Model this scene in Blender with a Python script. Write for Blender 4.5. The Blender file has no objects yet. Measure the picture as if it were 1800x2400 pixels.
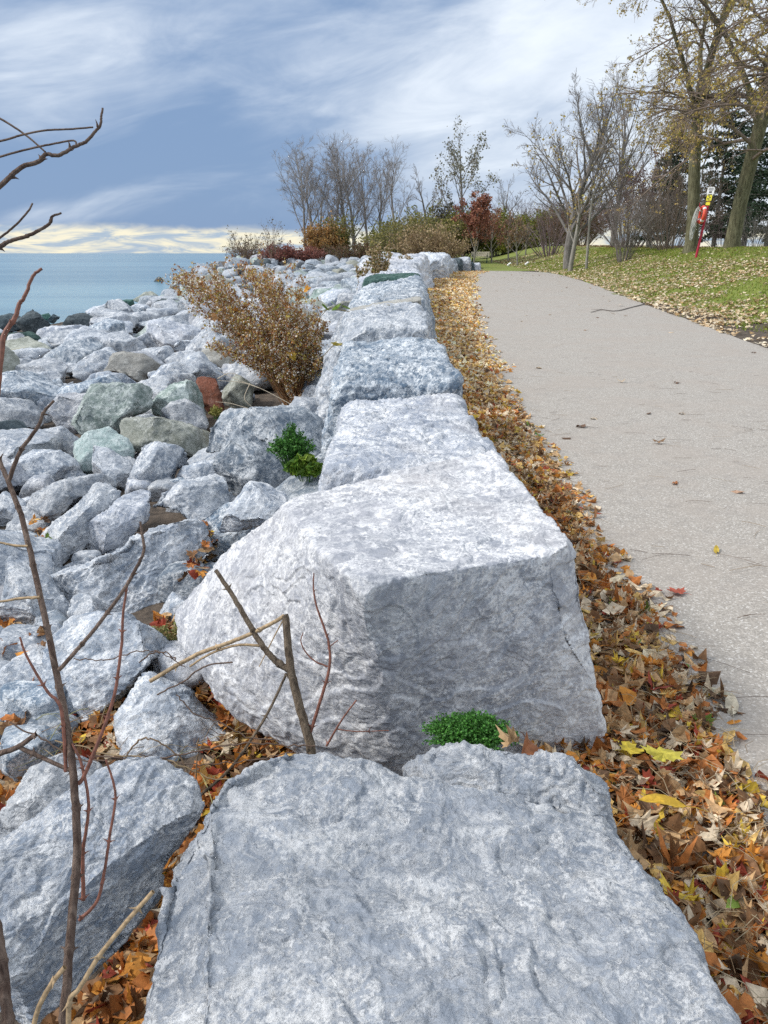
import bpy, math, random
import numpy as np
from mathutils import Vector

sc = bpy.context.scene
col = sc.collection
R = math.radians
# ------------------------------------------------------------------ camera
PITCH = 18.6
CAM_Z = 1.6
cam_d = bpy.data.cameras.new('camera')
cam = bpy.data.objects.new('camera', cam_d)
col.objects.link(cam)
cam.location = (0, 0, CAM_Z)
cam.rotation_euler = (R(90 - PITCH), 0, 0)
cam_d.sensor_fit = 'VERTICAL'
cam_d.sensor_height = 24
cam_d.sensor_width = 18
cam_d.lens = 24 * 1802 / 2400
cam_d.clip_start = 0.02
cam_d.clip_end = 80000
sc.camera = cam

# ------------------------------------------------------------------ light and exposure
SUN_DIR = Vector((-0.70, -0.10, 0.62)).normalized()      # towards the sun
sun_d = bpy.data.lights.new('sun', 'SUN')
sun_d.energy = 2.4
sun_d.angle = R(11)
sun_d.color = (1.0, 0.95, 0.88)
sun = bpy.data.objects.new('sun', sun_d)
col.objects.link(sun)
sun.rotation_euler = SUN_DIR.to_track_quat('Z', 'Y').to_euler()
sun.location = (-20, 0, 30)

sc.view_settings.view_transform = 'Standard'
sc.view_settings.look = 'None'
sc.view_settings.exposure = 0.42
sc.view_settings.gamma = 1.0
sc.render.engine = 'CYCLES'
sc.cycles.max_bounces = 6
sc.cycles.diffuse_bounces = 3
sc.cycles.glossy_bounces = 3
sc.cycles.use_denoising = False
sc.cycles.caustics_reflective = False
sc.cycles.caustics_refractive = False


class NT:
    """small helper round a node tree"""
    def __init__(s, tree):
        s.t = tree
        s.t.nodes.clear()

    def n(s, typ, ins=None, **props):
        nd = s.t.nodes.new(typ)
        for k, v in props.items():
            setattr(nd, k, v)
        for k, v in (ins or {}).items():
            sock = nd.inputs[k]
            if isinstance(v, bpy.types.NodeSocket):
                s.t.links.new(v, sock)
            else:
                sock.default_value = v
        return nd

    def math(s, op, a, b=None, c=None, clamp=False):
        nd = s.t.nodes.new('ShaderNodeMath')
        nd.operation = op
        nd.use_clamp = clamp
        for i, v in enumerate((a, b, c)):
            if v is None:
                continue
            if isinstance(v, bpy.types.NodeSocket):
                s.t.links.new(v, nd.inputs[i])
            else:
                nd.inputs[i].default_value = v
        return nd.outputs[0]

    def step(s, v, lo, hi, a=0.0, b=1.0):
        nd = s.n('ShaderNodeMapRange', {0: v, 1: lo, 2: hi, 3: a, 4: b}, interpolation_type='SMOOTHSTEP')
        return nd.outputs[0]

    def mix(s, f, a, b):
        nd = s.t.nodes.new('ShaderNodeMix')
        nd.data_type = 'RGBA'
        for k, v in ((0, f), (6, a), (7, b)):
            if isinstance(v, bpy.types.NodeSocket):
                s.t.links.new(v, nd.inputs[k])
            else:
                nd.inputs[k].default_value = v if k == 0 else (*v[:3], 1)
        return nd.outputs[2]

    def comb(s, x, y, z=0.0):
        return s.n('ShaderNodeCombineXYZ', {0: x, 1: y, 2: z}).outputs[0]

    def noise(s, vec, scale, detail=4, rough=0.55, dist=0.0):
        return s.n('ShaderNodeTexNoise', {'Vector': vec, 'Scale': scale, 'Detail': detail, 'Roughness': rough,
                                          'Distortion': dist}).outputs[0]


# ------------------------------------------------------------------ sky: Nishita behind a procedural overcast
world = bpy.data.worlds.new('World')
sc.world = world
world.use_nodes = True
W = NT(world.node_tree)
tc = W.n('ShaderNodeTexCoord')
xyz = W.n('ShaderNodeSeparateXYZ', {0: tc.outputs['Generated']})
az = W.math('ARCTAN2', xyz.outputs[0], xyz.outputs[1])
el = W.math('MULTIPLY', W.math('ARCSINE', xyz.outputs[2]), 57.2958)
azd = W.math('MULTIPLY', az, 57.2958)
elr = W.math('MULTIPLY', el, 0.01745)
# broad banks and thin streaks, drawn out along the horizon and slightly slanting
n1 = W.noise(W.comb(W.math('ADD', W.math('MULTIPLY', az, 3.4), W.math('MULTIPLY', elr, -5.0)), W.math('MULTIPLY', elr, 8.0), 3.7), 1.0, 5, 0.5, 0.45)
n2 = W.noise(W.comb(W.math('ADD', W.math('MULTIPLY', az, 6.5), W.math('MULTIPLY', elr, -11.0)), W.math('MULTIPLY', elr, 15.0), 8.1), 1.0, 8, 0.58, 0.6)
L = W.math('ADD', W.math('MULTIPLY', n1, 0.54), W.math('MULTIPLY', n2, 0.46))
cv = W.n('ShaderNodeFloatCurve', {1: W.math('DIVIDE', el, 40.0, clamp=True)})
mp = cv.mapping.curves[0]
pts = [(0.0, 0.42), (0.06, 0.40), (0.13, 0.40), (0.20, 0.42), (0.27, 0.445), (0.37, 0.465), (0.55, 0.64), (1.0, 0.68)]
mp.points[0].location = pts[0]
mp.points[1].location = pts[-1]
for p_ in pts[1:-1]:
    mp.points.new(*p_)
cv.mapping.update()
bias = W.math('SUBTRACT', cv.outputs[0], 0.5)
right = W.math('MULTIPLY', W.step(azd, -14.0, 24.0), 0.26)
fac = W.step(W.math('ADD', W.math('ADD', L, bias), right), 0.34, 0.77)
cloud = W.mix(fac, (0.18, 0.275, 0.445), (0.73, 0.785, 0.85))
# the open strip over the lake: cream light between small grey clouds
edge = W.math('ADD', 0.70, W.math('MULTIPLY', W.noise(W.comb(W.math('MULTIPLY', az, 6.0), W.math('MULTIPLY', elr, 14.0), 1.3), 1.0, 6, 0.6, 0.3), 1.9))
strip = W.math('SUBTRACT', 1.0, W.step(W.math('SUBTRACT', el, edge), -0.35, 0.35))
sn = W.noise(W.comb(W.math('MULTIPLY', az, 14.0), W.math('MULTIPLY', elr, 80.0), 5.5), 1.0, 7, 0.62, 0.9)
stripc = W.mix(W.step(sn, 0.40, 0.60), (0.33, 0.42, 0.53), (0.78, 0.73, 0.57))
cloud = W.mix(strip, cloud, stripc)
sky = W.n('ShaderNodeTexSky', sky_type='NISHITA')
sky.sun_disc = False
sky.sun_elevation = math.asin(SUN_DIR.z)
sky.sun_rotation = math.atan2(SUN_DIR.x, SUN_DIR.y)
bg1 = W.n('ShaderNodeBackground', {0: sky.outputs[0], 1: 0.08})
bg2 = W.n('ShaderNodeBackground', {0: cloud, 1: 1.0})
mx = W.n('ShaderNodeMixShader', {0: 0.92, 1: bg1.outputs[0], 2: bg2.outputs[0]})
W.n('ShaderNodeOutputWorld', {0: mx.outputs[0]})

# ------------------------------------------------------------------ picture <-> place
TH = R(PITCH)
FWD = np.array([0, math.cos(TH), -math.sin(TH)])
UPV = np.array([0, math.sin(TH), math.cos(TH)])
RGT = np.array([1.0, 0, 0])
ORG = np.array([0, 0, CAM_Z])
PX = 1800 / 1659.0


def ray(px, py):
    """direction of a point of the 1659 x 2212 survey of the photograph, one metre deep along the axis"""
    return FWD + RGT * ((px * PX - 900) / 1802) - UPV * ((py * PX - 1200) / 1802)


def at_depth(px, py, D):
    return ORG + ray(px, py) * D


def at_z(px, py, z):
    r = ray(px, py)
    return ORG + r * ((z - CAM_Z) / r[2])


def at_y(px, py, y):
    r = ray(px, py)
    return ORG + r * (y / r[1])


def at_ground(px, py, lift=0.0):
    """first point along the ray below the terrain + lift"""
    r = ray(px, py)
    t = np.concatenate([np.linspace(0.5, 20, 800), np.linspace(20, 160, 1600)])
    P = ORG + r * t[:, None]
    below = P[:, 2] < np.maximum(H(P[:, 0], P[:, 1]), -1.05) + lift
    i = int(np.argmax(below)) if below.any() else len(t) - 1
    return P[i]


def sstep(x, a, b):
    t = np.clip((np.asarray(x, float) - a) / (b - a), 0, 1)
    return t * t * (3 - 2 * t)


# ------------------------------------------------------------------ noise in numpy
_rs = np.random.RandomState(11)
_PERM = np.concatenate([_rs.permutation(256)] * 3)
_G = _rs.normal(size=(256, 3))
_G /= np.linalg.norm(_G, axis=1)[:, None]


def pnoise(P):
    P = np.asarray(P, float)
    Pi = np.floor(P).astype(int)
    f = P - Pi
    Pi &= 255
    u = f * f * f * (f * (f * 6 - 15) + 10)
    out = 0
    for dx in (0, 1):
        wx = u[:, 0] if dx else 1 - u[:, 0]
        hx = _PERM[Pi[:, 0] + dx]
        for dy in (0, 1):
            wy = u[:, 1] if dy else 1 - u[:, 1]
            hy = _PERM[hx + Pi[:, 1] + dy]
            for dz in (0, 1):
                wz = u[:, 2] if dz else 1 - u[:, 2]
                g = _G[_PERM[hy + Pi[:, 2] + dz]]
                d = g[:, 0] * (f[:, 0] - dx) + g[:, 1] * (f[:, 1] - dy) + g[:, 2] * (f[:, 2] - dz)
                out = out + d * wx * wy * wz
    return out * 1.5


def fbm(P, octv=4, gain=0.5, lac=2.03):
    a, s, out = 1.0, 1.0, 0
    for i in range(octv):
        out = out + a * pnoise(P * s + 17.3 * i)
        a *= gain
        s *= lac
    return out


def fbm2(x, y, s, octv=3, seed=0.0):
    x = np.asarray(x, float)
    sh = x.shape
    P = np.stack([x.ravel() * s, np.asarray(y, float).ravel() * s, np.full(x.size, seed)], 1)
    return fbm(P, octv).reshape(sh)


# ------------------------------------------------------------------ meshes
def mk(name, V, faces, mat, parent=None, colr=None, smooth=True, origin=None):
    """link ONE mesh object; faces: one array or a list of (m,3)/(m,4) arrays; colr: a colour per vertex"""
    V = np.asarray(V, np.float32)
    if not isinstance(faces, (list, tuple)):
        faces = [faces]
    faces = [np.asarray(f, np.int32) for f in faces if len(f)]
    if origin is not None:
        V = V - np.asarray(origin, np.float32)
    me = bpy.data.meshes.new(name)
    nl = sum(f.size for f in faces)
    nf = sum(len(f) for f in faces)
    me.vertices.add(len(V))
    me.vertices.foreach_set('co', V.ravel())
    me.loops.add(nl)
    me.loops.foreach_set('vertex_index', np.concatenate([f.ravel() for f in faces]))
    me.polygons.add(nf)
    tot = np.concatenate([np.full(len(f), f.shape[1], np.int32) for f in faces])
    me.polygons.foreach_set('loop_start', np.concatenate([[0], np.cumsum(tot)[:-1]]).astype(np.int32))
    me.polygons.foreach_set('use_smooth', np.full(nf, smooth))
    if colr is not None:
        at = me.color_attributes.new('tint', 'FLOAT_COLOR', 'POINT')
        c4 = np.ones((len(V), 4), np.float32)
        c4[:, :3] = colr
        at.data.foreach_set('color', c4.ravel())
    me.update(calc_edges=True)
    me.materials.append(mat)
    o = bpy.data.objects.new(name, me)
    if origin is not None:
        o.location = [float(v) for v in origin]
    col.objects.link(o)
    if parent is not None:
        o.parent = parent
    return o


def tag(o, label=None, cat=None, group=None, kind=None):
    for k, v in (('label', label), ('category', cat), ('group', group), ('kind', kind)):
        if v:
            o[k] = v
    return o


def empty(name, loc, label, cat, group=None):
    o = bpy.data.objects.new(name, None)
    col.objects.link(o)
    o.location = [float(v) for v in loc]
    o.empty_display_size = 0.2
    return tag(o, label, cat, group)


class MB:
    """collects tubes, boxes and loose faces into one mesh"""
    def __init__(s):
        s.V, s.F, s.C, s.n = [], [], [], 0

    def add(s, V, F, c=None):
        V = np.asarray(V, float)
        for f in (F if isinstance(F, list) else [F]):
            s.F.append(np.asarray(f, int) + s.n)
        s.V.append(V)
        s.C.append(np.broadcast_to(np.asarray((1, 1, 1) if c is None else c, float), V.shape))
        s.n += len(V)

    def tube(s, pts, rad, k=6, c=None):
        V, F = tubes([np.asarray(pts, float)], [np.asarray(rad, float)], k)
        s.add(V, F, c)

    def box(s, cen, size, rot=None, c=None, bev=0.0):
        b = np.array([[x, y, z] for x in (-.5, .5) for y in (-.5, .5) for z in (-.5, .5)]) * np.asarray(size)
        if rot is not None:
            b = b @ np.asarray(rot).T
        s.add(b + np.asarray(cen), np.array([[0, 1, 3, 2], [4, 6, 7, 5], [0, 4, 5, 1], [2, 3, 7, 6], [0, 2, 6, 4], [1, 5, 7, 3]]), c)

    def build(s, name, mat, parent=None, smooth=True, colour=False, origin=None):
        tri = [f for f in s.F if f.shape[1] == 3]
        quad = [f for f in s.F if f.shape[1] == 4]
        fs = ([np.concatenate(tri)] if tri else []) + ([np.concatenate(quad)] if quad else [])
        V = np.concatenate(s.V)
        if parent is not None and origin is None:
            origin_p = np.array(parent.location) + (np.array(parent.parent.location) if parent.parent else 0)
            V = V - origin_p                       # children live in their thing's own space
        return mk(name, V, fs, mat, parent, np.concatenate(s.C) if colour else None, smooth, origin)


def tubes(PL, RL, k):
    """tapered tubes for many polylines at once"""
    out_v, out_f, base = [], [], 0
    byn = {}
    for p, r in zip(PL, RL):
        byn.setdefault(len(p), []).append((p, r))
    a = np.arange(k) * 2 * math.pi / k
    for n, lst in byn.items():
        P = np.stack([p for p, _ in lst])
        Rr = np.stack([np.broadcast_to(r, (n,)) for _, r in lst])
        m = len(lst)
        T = np.empty_like(P)
        T[:, 1:-1] = P[:, 2:] - P[:, :-2]
        T[:, 0] = P[:, 1] - P[:, 0]
        T[:, -1] = P[:, -1] - P[:, -2]
        T /= np.linalg.norm(T, axis=2)[..., None] + 1e-12
        main = P[:, -1] - P[:, 0]
        ref = np.where((np.abs(main[:, 2]) > 0.75 * np.linalg.norm(main, axis=1))[:, None], np.array([1.0, 0.13, 0]), np.array([0.1, 0, 1.0]))
        A = np.cross(T, ref[:, None, :])
        A /= np.linalg.norm(A, axis=2)[..., None] + 1e-12
        B = np.cross(T, A)
        ring = P[:, :, None, :] + Rr[:, :, None, None] * (A[:, :, None, :] * np.cos(a)[None, None, :, None] + B[:, :, None, :] * np.sin(a)[None, None, :, None])
        out_v.append(ring.reshape(-1, 3))
        i = np.arange(n - 1)[:, None] * k
        j = np.arange(k)[None, :]
        q = np.stack([i + j, i + (j + 1) % k, i + k + (j + 1) % k, i + k + j], -1).reshape(-1, 4)
        f = (q[None] + (np.arange(m) * n * k)[:, None, None]).reshape(-1, 4) + base
        out_f.append(f)
        base += m * n * k
    return np.concatenate(out_v), np.concatenate(out_f)


def smooth_line(pts, n):
    """Catmull-Rom through the points"""
    P = np.asarray(pts, float)
    P = np.vstack([2 * P[0] - P[1], P, 2 * P[-1] - P[-2]])
    m = len(P) - 3
    out = []
    for t in np.linspace(0, m - 1e-6, n):
        i = int(t)
        f = t - i
        p0, p1, p2, p3 = P[i:i + 4]
        out.append(0.5 * (2 * p1 + (p2 - p0) * f + (2 * p0 - 5 * p1 + 4 * p2 - p3) * f * f + (3 * p1 - p0 - 3 * p2 + p3) * f ** 3))
    return np.array(out)


# ------------------------------------------------------------------ lie of the land
def pz(y):
    return 0.5 * sstep(y, 5, 40)


_WL = np.array([(-4, .55), (6, .58), (10, .62), (14, .75), (18, 1.0), (24, 1.35), (31, 1.9), (40, 2.9), (49, 4.2), (52, 6.0), (60, 6.5), (200, 7)])
_XS = np.array([(-4, -17), (33, -15.0), (51, -13.6), (62, -15.2), (75, -20), (90, -24), (104, -18), (112, 0), (120, 10), (140, 20), (200, 30)])
_XR = np.array([(-4, 5.4), (4, 5.8), (13, 6.4), (22, 7.2), (30, 8.0), (40, 9.0), (46, 9.6), (52, 9.7), (200, 9.7)])
_PL = np.array([(-4, .9), (1, .92), (2.2, 1.12), (3.5, 1.18), (5.2, 1.25), (8, 1.30), (11, 1.62), (15, 1.80), (20, 2.25), (26, 2.8), (33, 3.6), (42, 4.6), (50, 6.2), (60, 7)])


def wl(y): return np.interp(y, _WL[:, 0], _WL[:, 1])
def xs(y): return np.interp(y, _XS[:, 0], _XS[:, 1])
def xr(y): return np.interp(y, _XR[:, 0], _XR[:, 1])
def pl(y): return np.interp(y, _PL[:, 0], _PL[:, 1])


def H(x, y):
    x = np.asarray(x, float)
    y = np.asarray(y, float)
    z0 = pz(y)
    lat = np.maximum(x - xr(y), 0)
    far = np.maximum(y - 52, 0)
    lawn = 1.32 * sstep(lat, 0, 7.6) + 0.45 * sstep(y, 50, 80)
    lawn = lawn - 1.1 * sstep(lat, 13, 40)
    s = wl(y) - x
    t = np.clip(s / np.maximum(wl(y) - xs(y), 1), -1, 3)
    head = sstep(y, 52, 72)
    slope = -0.12 * sstep(s, 0, 1.0) + np.where(t < 1, -(1.05 + z0) * np.clip(t, 0, 1) ** 0.85, -(1.05 + z0) - 3.0 * (t - 1))
    flat = np.where(t < 1, 0.45 - 0.25 * t - 1.8 * sstep(t, 0.80, 1.0), -1.7 - 3.0 * (t - 1))
    left = slope * (1 - head) + flat * head
    return z0 + np.where(s > 0, left, lawn * sstep(-s, 0, 0.2))
# ------------------------------------------------------------------ materials
def material(name):
    m = bpy.data.materials.new(name)
    m.use_nodes = True
    return m, NT(m.node_tree)


def finish(N, colour, rough=0.8, normal=None, **kw):
    ins = {'Base Color': colour if isinstance(colour, bpy.types.NodeSocket) else (*colour, 1), 'Roughness': rough}
    ins.update(kw)
    if normal is not None:
        ins['Normal'] = normal
    b = N.n('ShaderNodeBsdfPrincipled', ins)
    N.n('ShaderNodeOutputMaterial', {0: b.outputs[0]})


def rock_mat(name, dark, mid, crust, amount=0.5, tintc=None, fine=1.0, bump=1.0):
    m, N = material(name)
    g = N.n('ShaderNodeNewGeometry')
    oi = N.n('ShaderNodeObjectInfo')
    pos = N.n('ShaderNodeVectorMath', {0: g.outputs['Position'], 1: oi.outputs['Location']}, operation='ADD').outputs[0]
    rnd = oi.outputs['Random']
    broad = N.noise(pos, 2.2, 6, 0.62, 0.6)
    med = N.noise(pos, 10.0 * fine, 7, 0.66, 0.7)
    grain = N.noise(pos, 62.0 * fine, 5, 0.68, 0.3)
    # thin streaks along the bedding
    mp_ = N.n('ShaderNodeMapping', {'Vector': pos, 'Rotation': (0.5, 0.35, 0.6), 'Scale': (8 * fine, 8 * fine, 40 * fine)})
    streak = N.noise(mp_.outputs[0], 1.0, 6, 0.62, 1.2)
    tone = N.math('ADD', N.math('MULTIPLY', broad, 0.55), N.math('MULTIPLY', med, 0.45))
    c = N.mix(N.step(tone, 0.36, 0.62), dark, mid)
    c = N.mix(N.math('MULTIPLY', N.step(streak, 0.46, 0.60), 0.40), c, tuple(v * .78 for v in dark))
    if tintc:
        c = N.mix(N.math('MULTIPLY', N.step(N.noise(pos, 1.7, 3, 0.5, 0.3), 0.5, 0.72), 0.55), c, tintc)
    # white mineral crust: torn flecks and veins
    fleck = N.math('ADD', N.math('ADD', N.math('MULTIPLY', med, 0.45), N.math('MULTIPLY', grain, 0.35)), N.math('MULTIPLY', streak, 0.20))
    patch = N.step(fleck, 0.505, 0.560)
    v1 = N.noise(pos, 6.0 * fine, 8, 0.70, 1.2)
    veins = N.math('SUBTRACT', 1.0, N.math('MULTIPLY', N.math('ABSOLUTE', N.math('SUBTRACT', v1, 0.5)), 16.0), clamp=True)
    spread = N.step(N.noise(pos, 3.3, 5, 0.6, 0.4), 0.34, 0.62)
    k = N.math('ADD', N.math('MULTIPLY', veins, 0.55), N.math('MULTIPLY', patch, N.math('ADD', 0.25, N.math('MULTIPLY', spread, 0.75))), clamp=True)
    c = N.mix(N.math('MULTIPLY', k, amount), c, crust)
    # the crust along the edges of broken plates
    at = N.n('ShaderNodeAttribute', attribute_name='tint')
    ek = N.math('MULTIPLY', N.step(at.outputs['Fac'], 0.10, 0.75), N.step(N.math('ADD', N.math('MULTIPLY', grain, 0.5), N.math('MULTIPLY', med, 0.5)), 0.44, 0.54))
    c = N.mix(N.math('MULTIPLY', ek, min(1.0, amount * 1.1)), c, crust)
    # larger chalky patches
    chalk = N.step(N.noise(pos, 4.5, 10, 0.74, 0.8), 0.585, 0.625)
    c = N.mix(N.math('MULTIPLY', chalk, amount * 0.8), c, crust)
    # small dark pits
    pit = N.step(N.noise(pos, 46.0 * fine, 4, 0.62, 0.4), 0.385, 0.30)
    c = N.mix(N.math('MULTIPLY', pit, 0.6), c, tuple(v * 0.5 for v in dark))
    hsv = N.n('ShaderNodeHueSaturation', {'Hue': 0.5, 'Saturation': N.math('ADD', 0.95, N.math('MULTIPLY', rnd, 0.35)),
                                          'Value': N.math('ADD', 0.86, N.math('MULTIPLY', rnd, 0.26)), 'Color': c})
    hgt = N.math('ADD', N.math('ADD', N.math('MULTIPLY', fleck, 0.7), N.math('MULTIPLY', N.math('SNAP', grain, 0.07), 0.5)), N.math('MULTIPLY', k, 0.06))
    chip = N.math('ADD', N.math('MULTIPLY', med, 0.55), N.math('MULTIPLY', N.math('SNAP', med, 0.055), 0.6))
    b1 = N.n('ShaderNodeBump', {'Strength': 0.6 * bump, 'Distance': 0.03, 'Height': chip})
    b2 = N.n('ShaderNodeBump', {'Strength': 0.5 * bump, 'Distance': 0.012, 'Height': N.math('ADD', streak, N.math('MULTIPLY', veins, 0.12)), 'Normal': b1.outputs[0]})
    b3 = N.n('ShaderNodeBump', {'Strength': 0.8 * bump, 'Distance': 0.014, 'Height': hgt, 'Normal': b2.outputs[0]})
    finish(N, hsv.outputs[0], 0.9, b3.outputs[0], **{'Specular IOR Level': 0.2})
    return m


ROCK = {
    'pale': rock_mat('pale_limestone', (0.235, 0.275, 0.335), (0.445, 0.48, 0.53), (0.82, 0.835, 0.855), 0.70),
    'near': rock_mat('near_limestone', (0.27, 0.315, 0.385), (0.44, 0.48, 0.545), (0.82, 0.835, 0.855), 0.75, None, 1.7, .9),
    'wall': rock_mat('wall_limestone', (0.29, 0.325, 0.39), (0.46, 0.49, 0.545), (0.84, 0.85, 0.87), 0.66, (0.45, 0.435, 0.435)),
    'smooth': rock_mat('smooth_limestone', (0.35, 0.375, 0.43), (0.48, 0.49, 0.535), (0.88, 0.885, 0.90), 0.78, (0.56, 0.54, 0.535), 1.5, .5),
    'blue': rock_mat('blue_limestone', (0.13, 0.175, 0.235), (0.31, 0.365, 0.43), (0.80, 0.83, 0.86), 0.72),
    'green': rock_mat('green_stone', (0.20, 0.265, 0.25), (0.36, 0.42, 0.40), (0.70, 0.76, 0.75), 0.65),
    'mint': rock_mat('mint_stone', (0.25, 0.325, 0.325), (0.42, 0.49, 0.49), (0.70, 0.76, 0.76), 0.45),
    'olive': rock_mat('olive_stone', (0.20, 0.215, 0.185), (0.36, 0.375, 0.34), (0.6, 0.62, 0.59), 0.45, (0.34, 0.31, 0.22)),
    'tan': rock_mat('tan_stone', (0.29, 0.285, 0.265), (0.42, 0.415, 0.39), (0.6, 0.6, 0.57), 0.3),
    'dark': rock_mat('dark_wet_stone', (0.035, 0.05, 0.06), (0.10, 0.125, 0.14), (0.3, 0.34, 0.36), 0.25),
    'deep': rock_mat('dark_green_stone', (0.02, 0.05, 0.045), (0.07, 0.13, 0.115), (0.22, 0.3, 0.28), 0.3),
    'red': rock_mat('red_sandstone', (0.16, 0.08, 0.06), (0.24, 0.125, 0.10), (0.42, 0.33, 0.30), 0.2),
}


def plain(name, c, rough=0.7, nscale=None, namt=0.3, metallic=0.0):
    m, N = material(name)
    colr = c
    if nscale:
        g = N.n('ShaderNodeNewGeometry')
        f = N.step(N.noise(g.outputs['Position'], nscale, 5, 0.6, 0.3), 0.3, 0.7)
        colr = N.mix(f, tuple(v * (1 - namt) for v in c), tuple(min(1, v * (1 + namt)) for v in c))
    finish(N, colr, rough, None, Metallic=metallic)
    return m


def tinted(name, rough=0.7, spec=0.3, translucent=0.0, mottle=None):
    """a leaf or blade: its own colour from the mesh"""
    m, N = material(name)
    a = N.n('ShaderNodeAttribute', attribute_name='tint')
    c = a.outputs['Color']
    if mottle:
        g = N.n('ShaderNodeNewGeometry')
        f = N.step(N.noise(g.outputs['Position'], mottle, 4, 0.6, 0.3), 0.35, 0.7)
        c = N.n('ShaderNodeHueSaturation', {'Hue': 0.5, 'Saturation': 1.0, 'Value': N.math('ADD', 0.72, N.math('MULTIPLY', f, 0.5)), 'Color': c}).outputs[0]
    b = N.n('ShaderNodeBsdfPrincipled', {'Base Color': c, 'Roughness': rough, 'Specular IOR Level': spec})
    out = b.outputs[0]
    if translucent:
        t = N.n('ShaderNodeBsdfTranslucent', {'Color': c})
        out = N.n('ShaderNodeMixShader', {0: translucent, 1: out, 2: t.outputs[0]}).outputs[0]
    N.n('ShaderNodeOutputMaterial', {0: out})
    return m


M_LEAF = tinted('fallen_leaf', 0.62, 0.3, 0.15, 45.0)
M_LEAF_TREE = tinted('tree_leaf', 0.6, 0.3, 0.3)
M_GRASS = tinted('grass_blade', 0.6, 0.25, 0.25)
M_GREEN = tinted('green_leaf', 0.5, 0.35, 0.25)


def bark(name, c1, c2, scale=14):
    m, N = material(name)
    g = N.n('ShaderNodeNewGeometry')
    mp_ = N.n('ShaderNodeMapping', {'Vector': g.outputs['Position'], 'Scale': (scale, scale, scale * 0.18)})
    f = N.noise(mp_.outputs[0], 1.0, 6, 0.65, 0.6)
    f2 = N.noise(g.outputs['Position'], 1.5, 4, 0.6, 0.2)
    c = N.mix(N.step(f, 0.32, 0.66), c1, c2)
    c = N.mix(N.math('MULTIPLY', N.step(f2, 0.45, 0.7), 0.4), c, tuple(v * 0.8 for v in c1))
    b = N.n('ShaderNodeBump', {'Strength': 0.8, 'Distance': 0.03, 'Height': f})
    finish(N, c, 0.9, b.outputs[0], **{'Specular IOR Level': 0.15})
    return m


M_BARK_MOSS = bark('mossy_bark', (0.075, 0.07, 0.042), (0.21, 0.20, 0.125), 16)
M_BARK_GREY = bark('grey_bark', (0.13, 0.12, 0.11), (0.28, 0.26, 0.245), 12)
M_BARK_PALE = bark('pale_bark', (0.20, 0.19, 0.165), (0.38, 0.36, 0.32), 12)
M_TWIG = plain('grey_twig', (0.215, 0.19, 0.175), 0.85)
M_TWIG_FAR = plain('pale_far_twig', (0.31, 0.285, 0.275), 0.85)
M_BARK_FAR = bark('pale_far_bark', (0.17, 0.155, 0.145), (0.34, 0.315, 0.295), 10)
M_TWIG_WARM = plain('brown_twig', (0.21, 0.16, 0.13), 0.85)
M_TWIG_PURPLE = plain('purplish_twig', (0.17, 0.125, 0.13), 0.85)
M_TWIG_TAN = plain('tan_twig', (0.24, 0.17, 0.10), 0.85)
M_STEM = bark('thorny_bark', (0.10, 0.065, 0.052), (0.25, 0.185, 0.15), 60)
M_STEM_RED = plain('red_thorny_bark', (0.19, 0.075, 0.05), 0.6, 90, 0.35)
M_STEM_TAN = plain('tan_stem', (0.38, 0.27, 0.155), 0.7, 90, 0.3)
M_STEM_OLD = bark('weathered_stem', (0.10, 0.075, 0.055), (0.26, 0.205, 0.15), 70)
M_DRY = tinted('dried_stems', 0.8, 0.2)
M_DRYLEAF = tinted('seed_heads', 0.85, 0.15, 0.2)

# terrain: soil under leaves, stones' bed, park lawn
M_SOIL, N = material('soil')
g = N.n('ShaderNodeNewGeometry')
f = N.noise(g.outputs['Position'], 9.0, 7, 0.65, 0.4)
f2 = N.noise(g.outputs['Position'], 60.0, 4, 0.6, 0.2)
c = N.mix(N.step(f, 0.3, 0.7), (0.038, 0.029, 0.022), (0.145, 0.11, 0.083))
c = N.mix(N.math('MULTIPLY', N.step(f2, 0.5, 0.7), 0.4), c, (0.2, 0.16, 0.12))
finish(N, c, 0.95, N.n('ShaderNodeBump', {'Strength': 0.7, 'Distance': 0.03, 'Height': f2}).outputs[0])

M_LAWN, N = material('lawn_ground')
g = N.n('ShaderNodeNewGeometry')
f = N.noise(g.outputs['Position'], 0.5, 5, 0.6, 0.5)
f2 = N.noise(g.outputs['Position'], 14.0, 5, 0.65, 0.3)
c = N.mix(N.step(f2, 0.3, 0.7), (0.125, 0.165, 0.025), (0.24, 0.28, 0.05))
c = N.mix(N.math('MULTIPLY', N.step(N.noise(g.outputs['Position'], 1.1, 5, 0.65, 0.3), 0.5, 0.66), 0.6), c, (0.17, 0.125, 0.06))
finish(N, c, 0.95, N.n('ShaderNodeBump', {'Strength': 0.8, 'Distance': 0.05, 'Height': f2}).outputs[0])

M_PATH, N = material('worn_asphalt')
g = N.n('ShaderNodeNewGeometry')
p = g.outputs['Position']
vo = N.n('ShaderNodeTexVoronoi', {'Vector': p, 'Scale': 130.0})
stone = N.n('ShaderNodeSeparateColor', {0: vo.outputs['Color']}).outputs[0]
grain = N.noise(p, 210.0, 3, 0.6)
blot = N.noise(p, 1.3, 6, 0.6, 0.4)
blot2 = N.noise(p, 7.0, 5, 0.6, 0.3)
c = N.mix(stone, (0.272, 0.25, 0.224), (0.468, 0.432, 0.388))
c = N.mix(N.math('MULTIPLY', N.step(stone, 0.86, 0.97), 0.75), c, (0.66, 0.64, 0.61))
c = N.mix(N.math('MULTIPLY', N.step(grain, 0.42, 0.30), 0.6), c, (0.13, 0.122, 0.117))
c = N.mix(N.math('MULTIPLY', N.step(blot, 0.42, 0.66), 0.5), c, (0.37, 0.325, 0.285))
c = N.mix(N.math('MULTIPLY', N.step(blot2, 0.5, 0.72), 0.35), c, (0.25, 0.23, 0.215))
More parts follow.
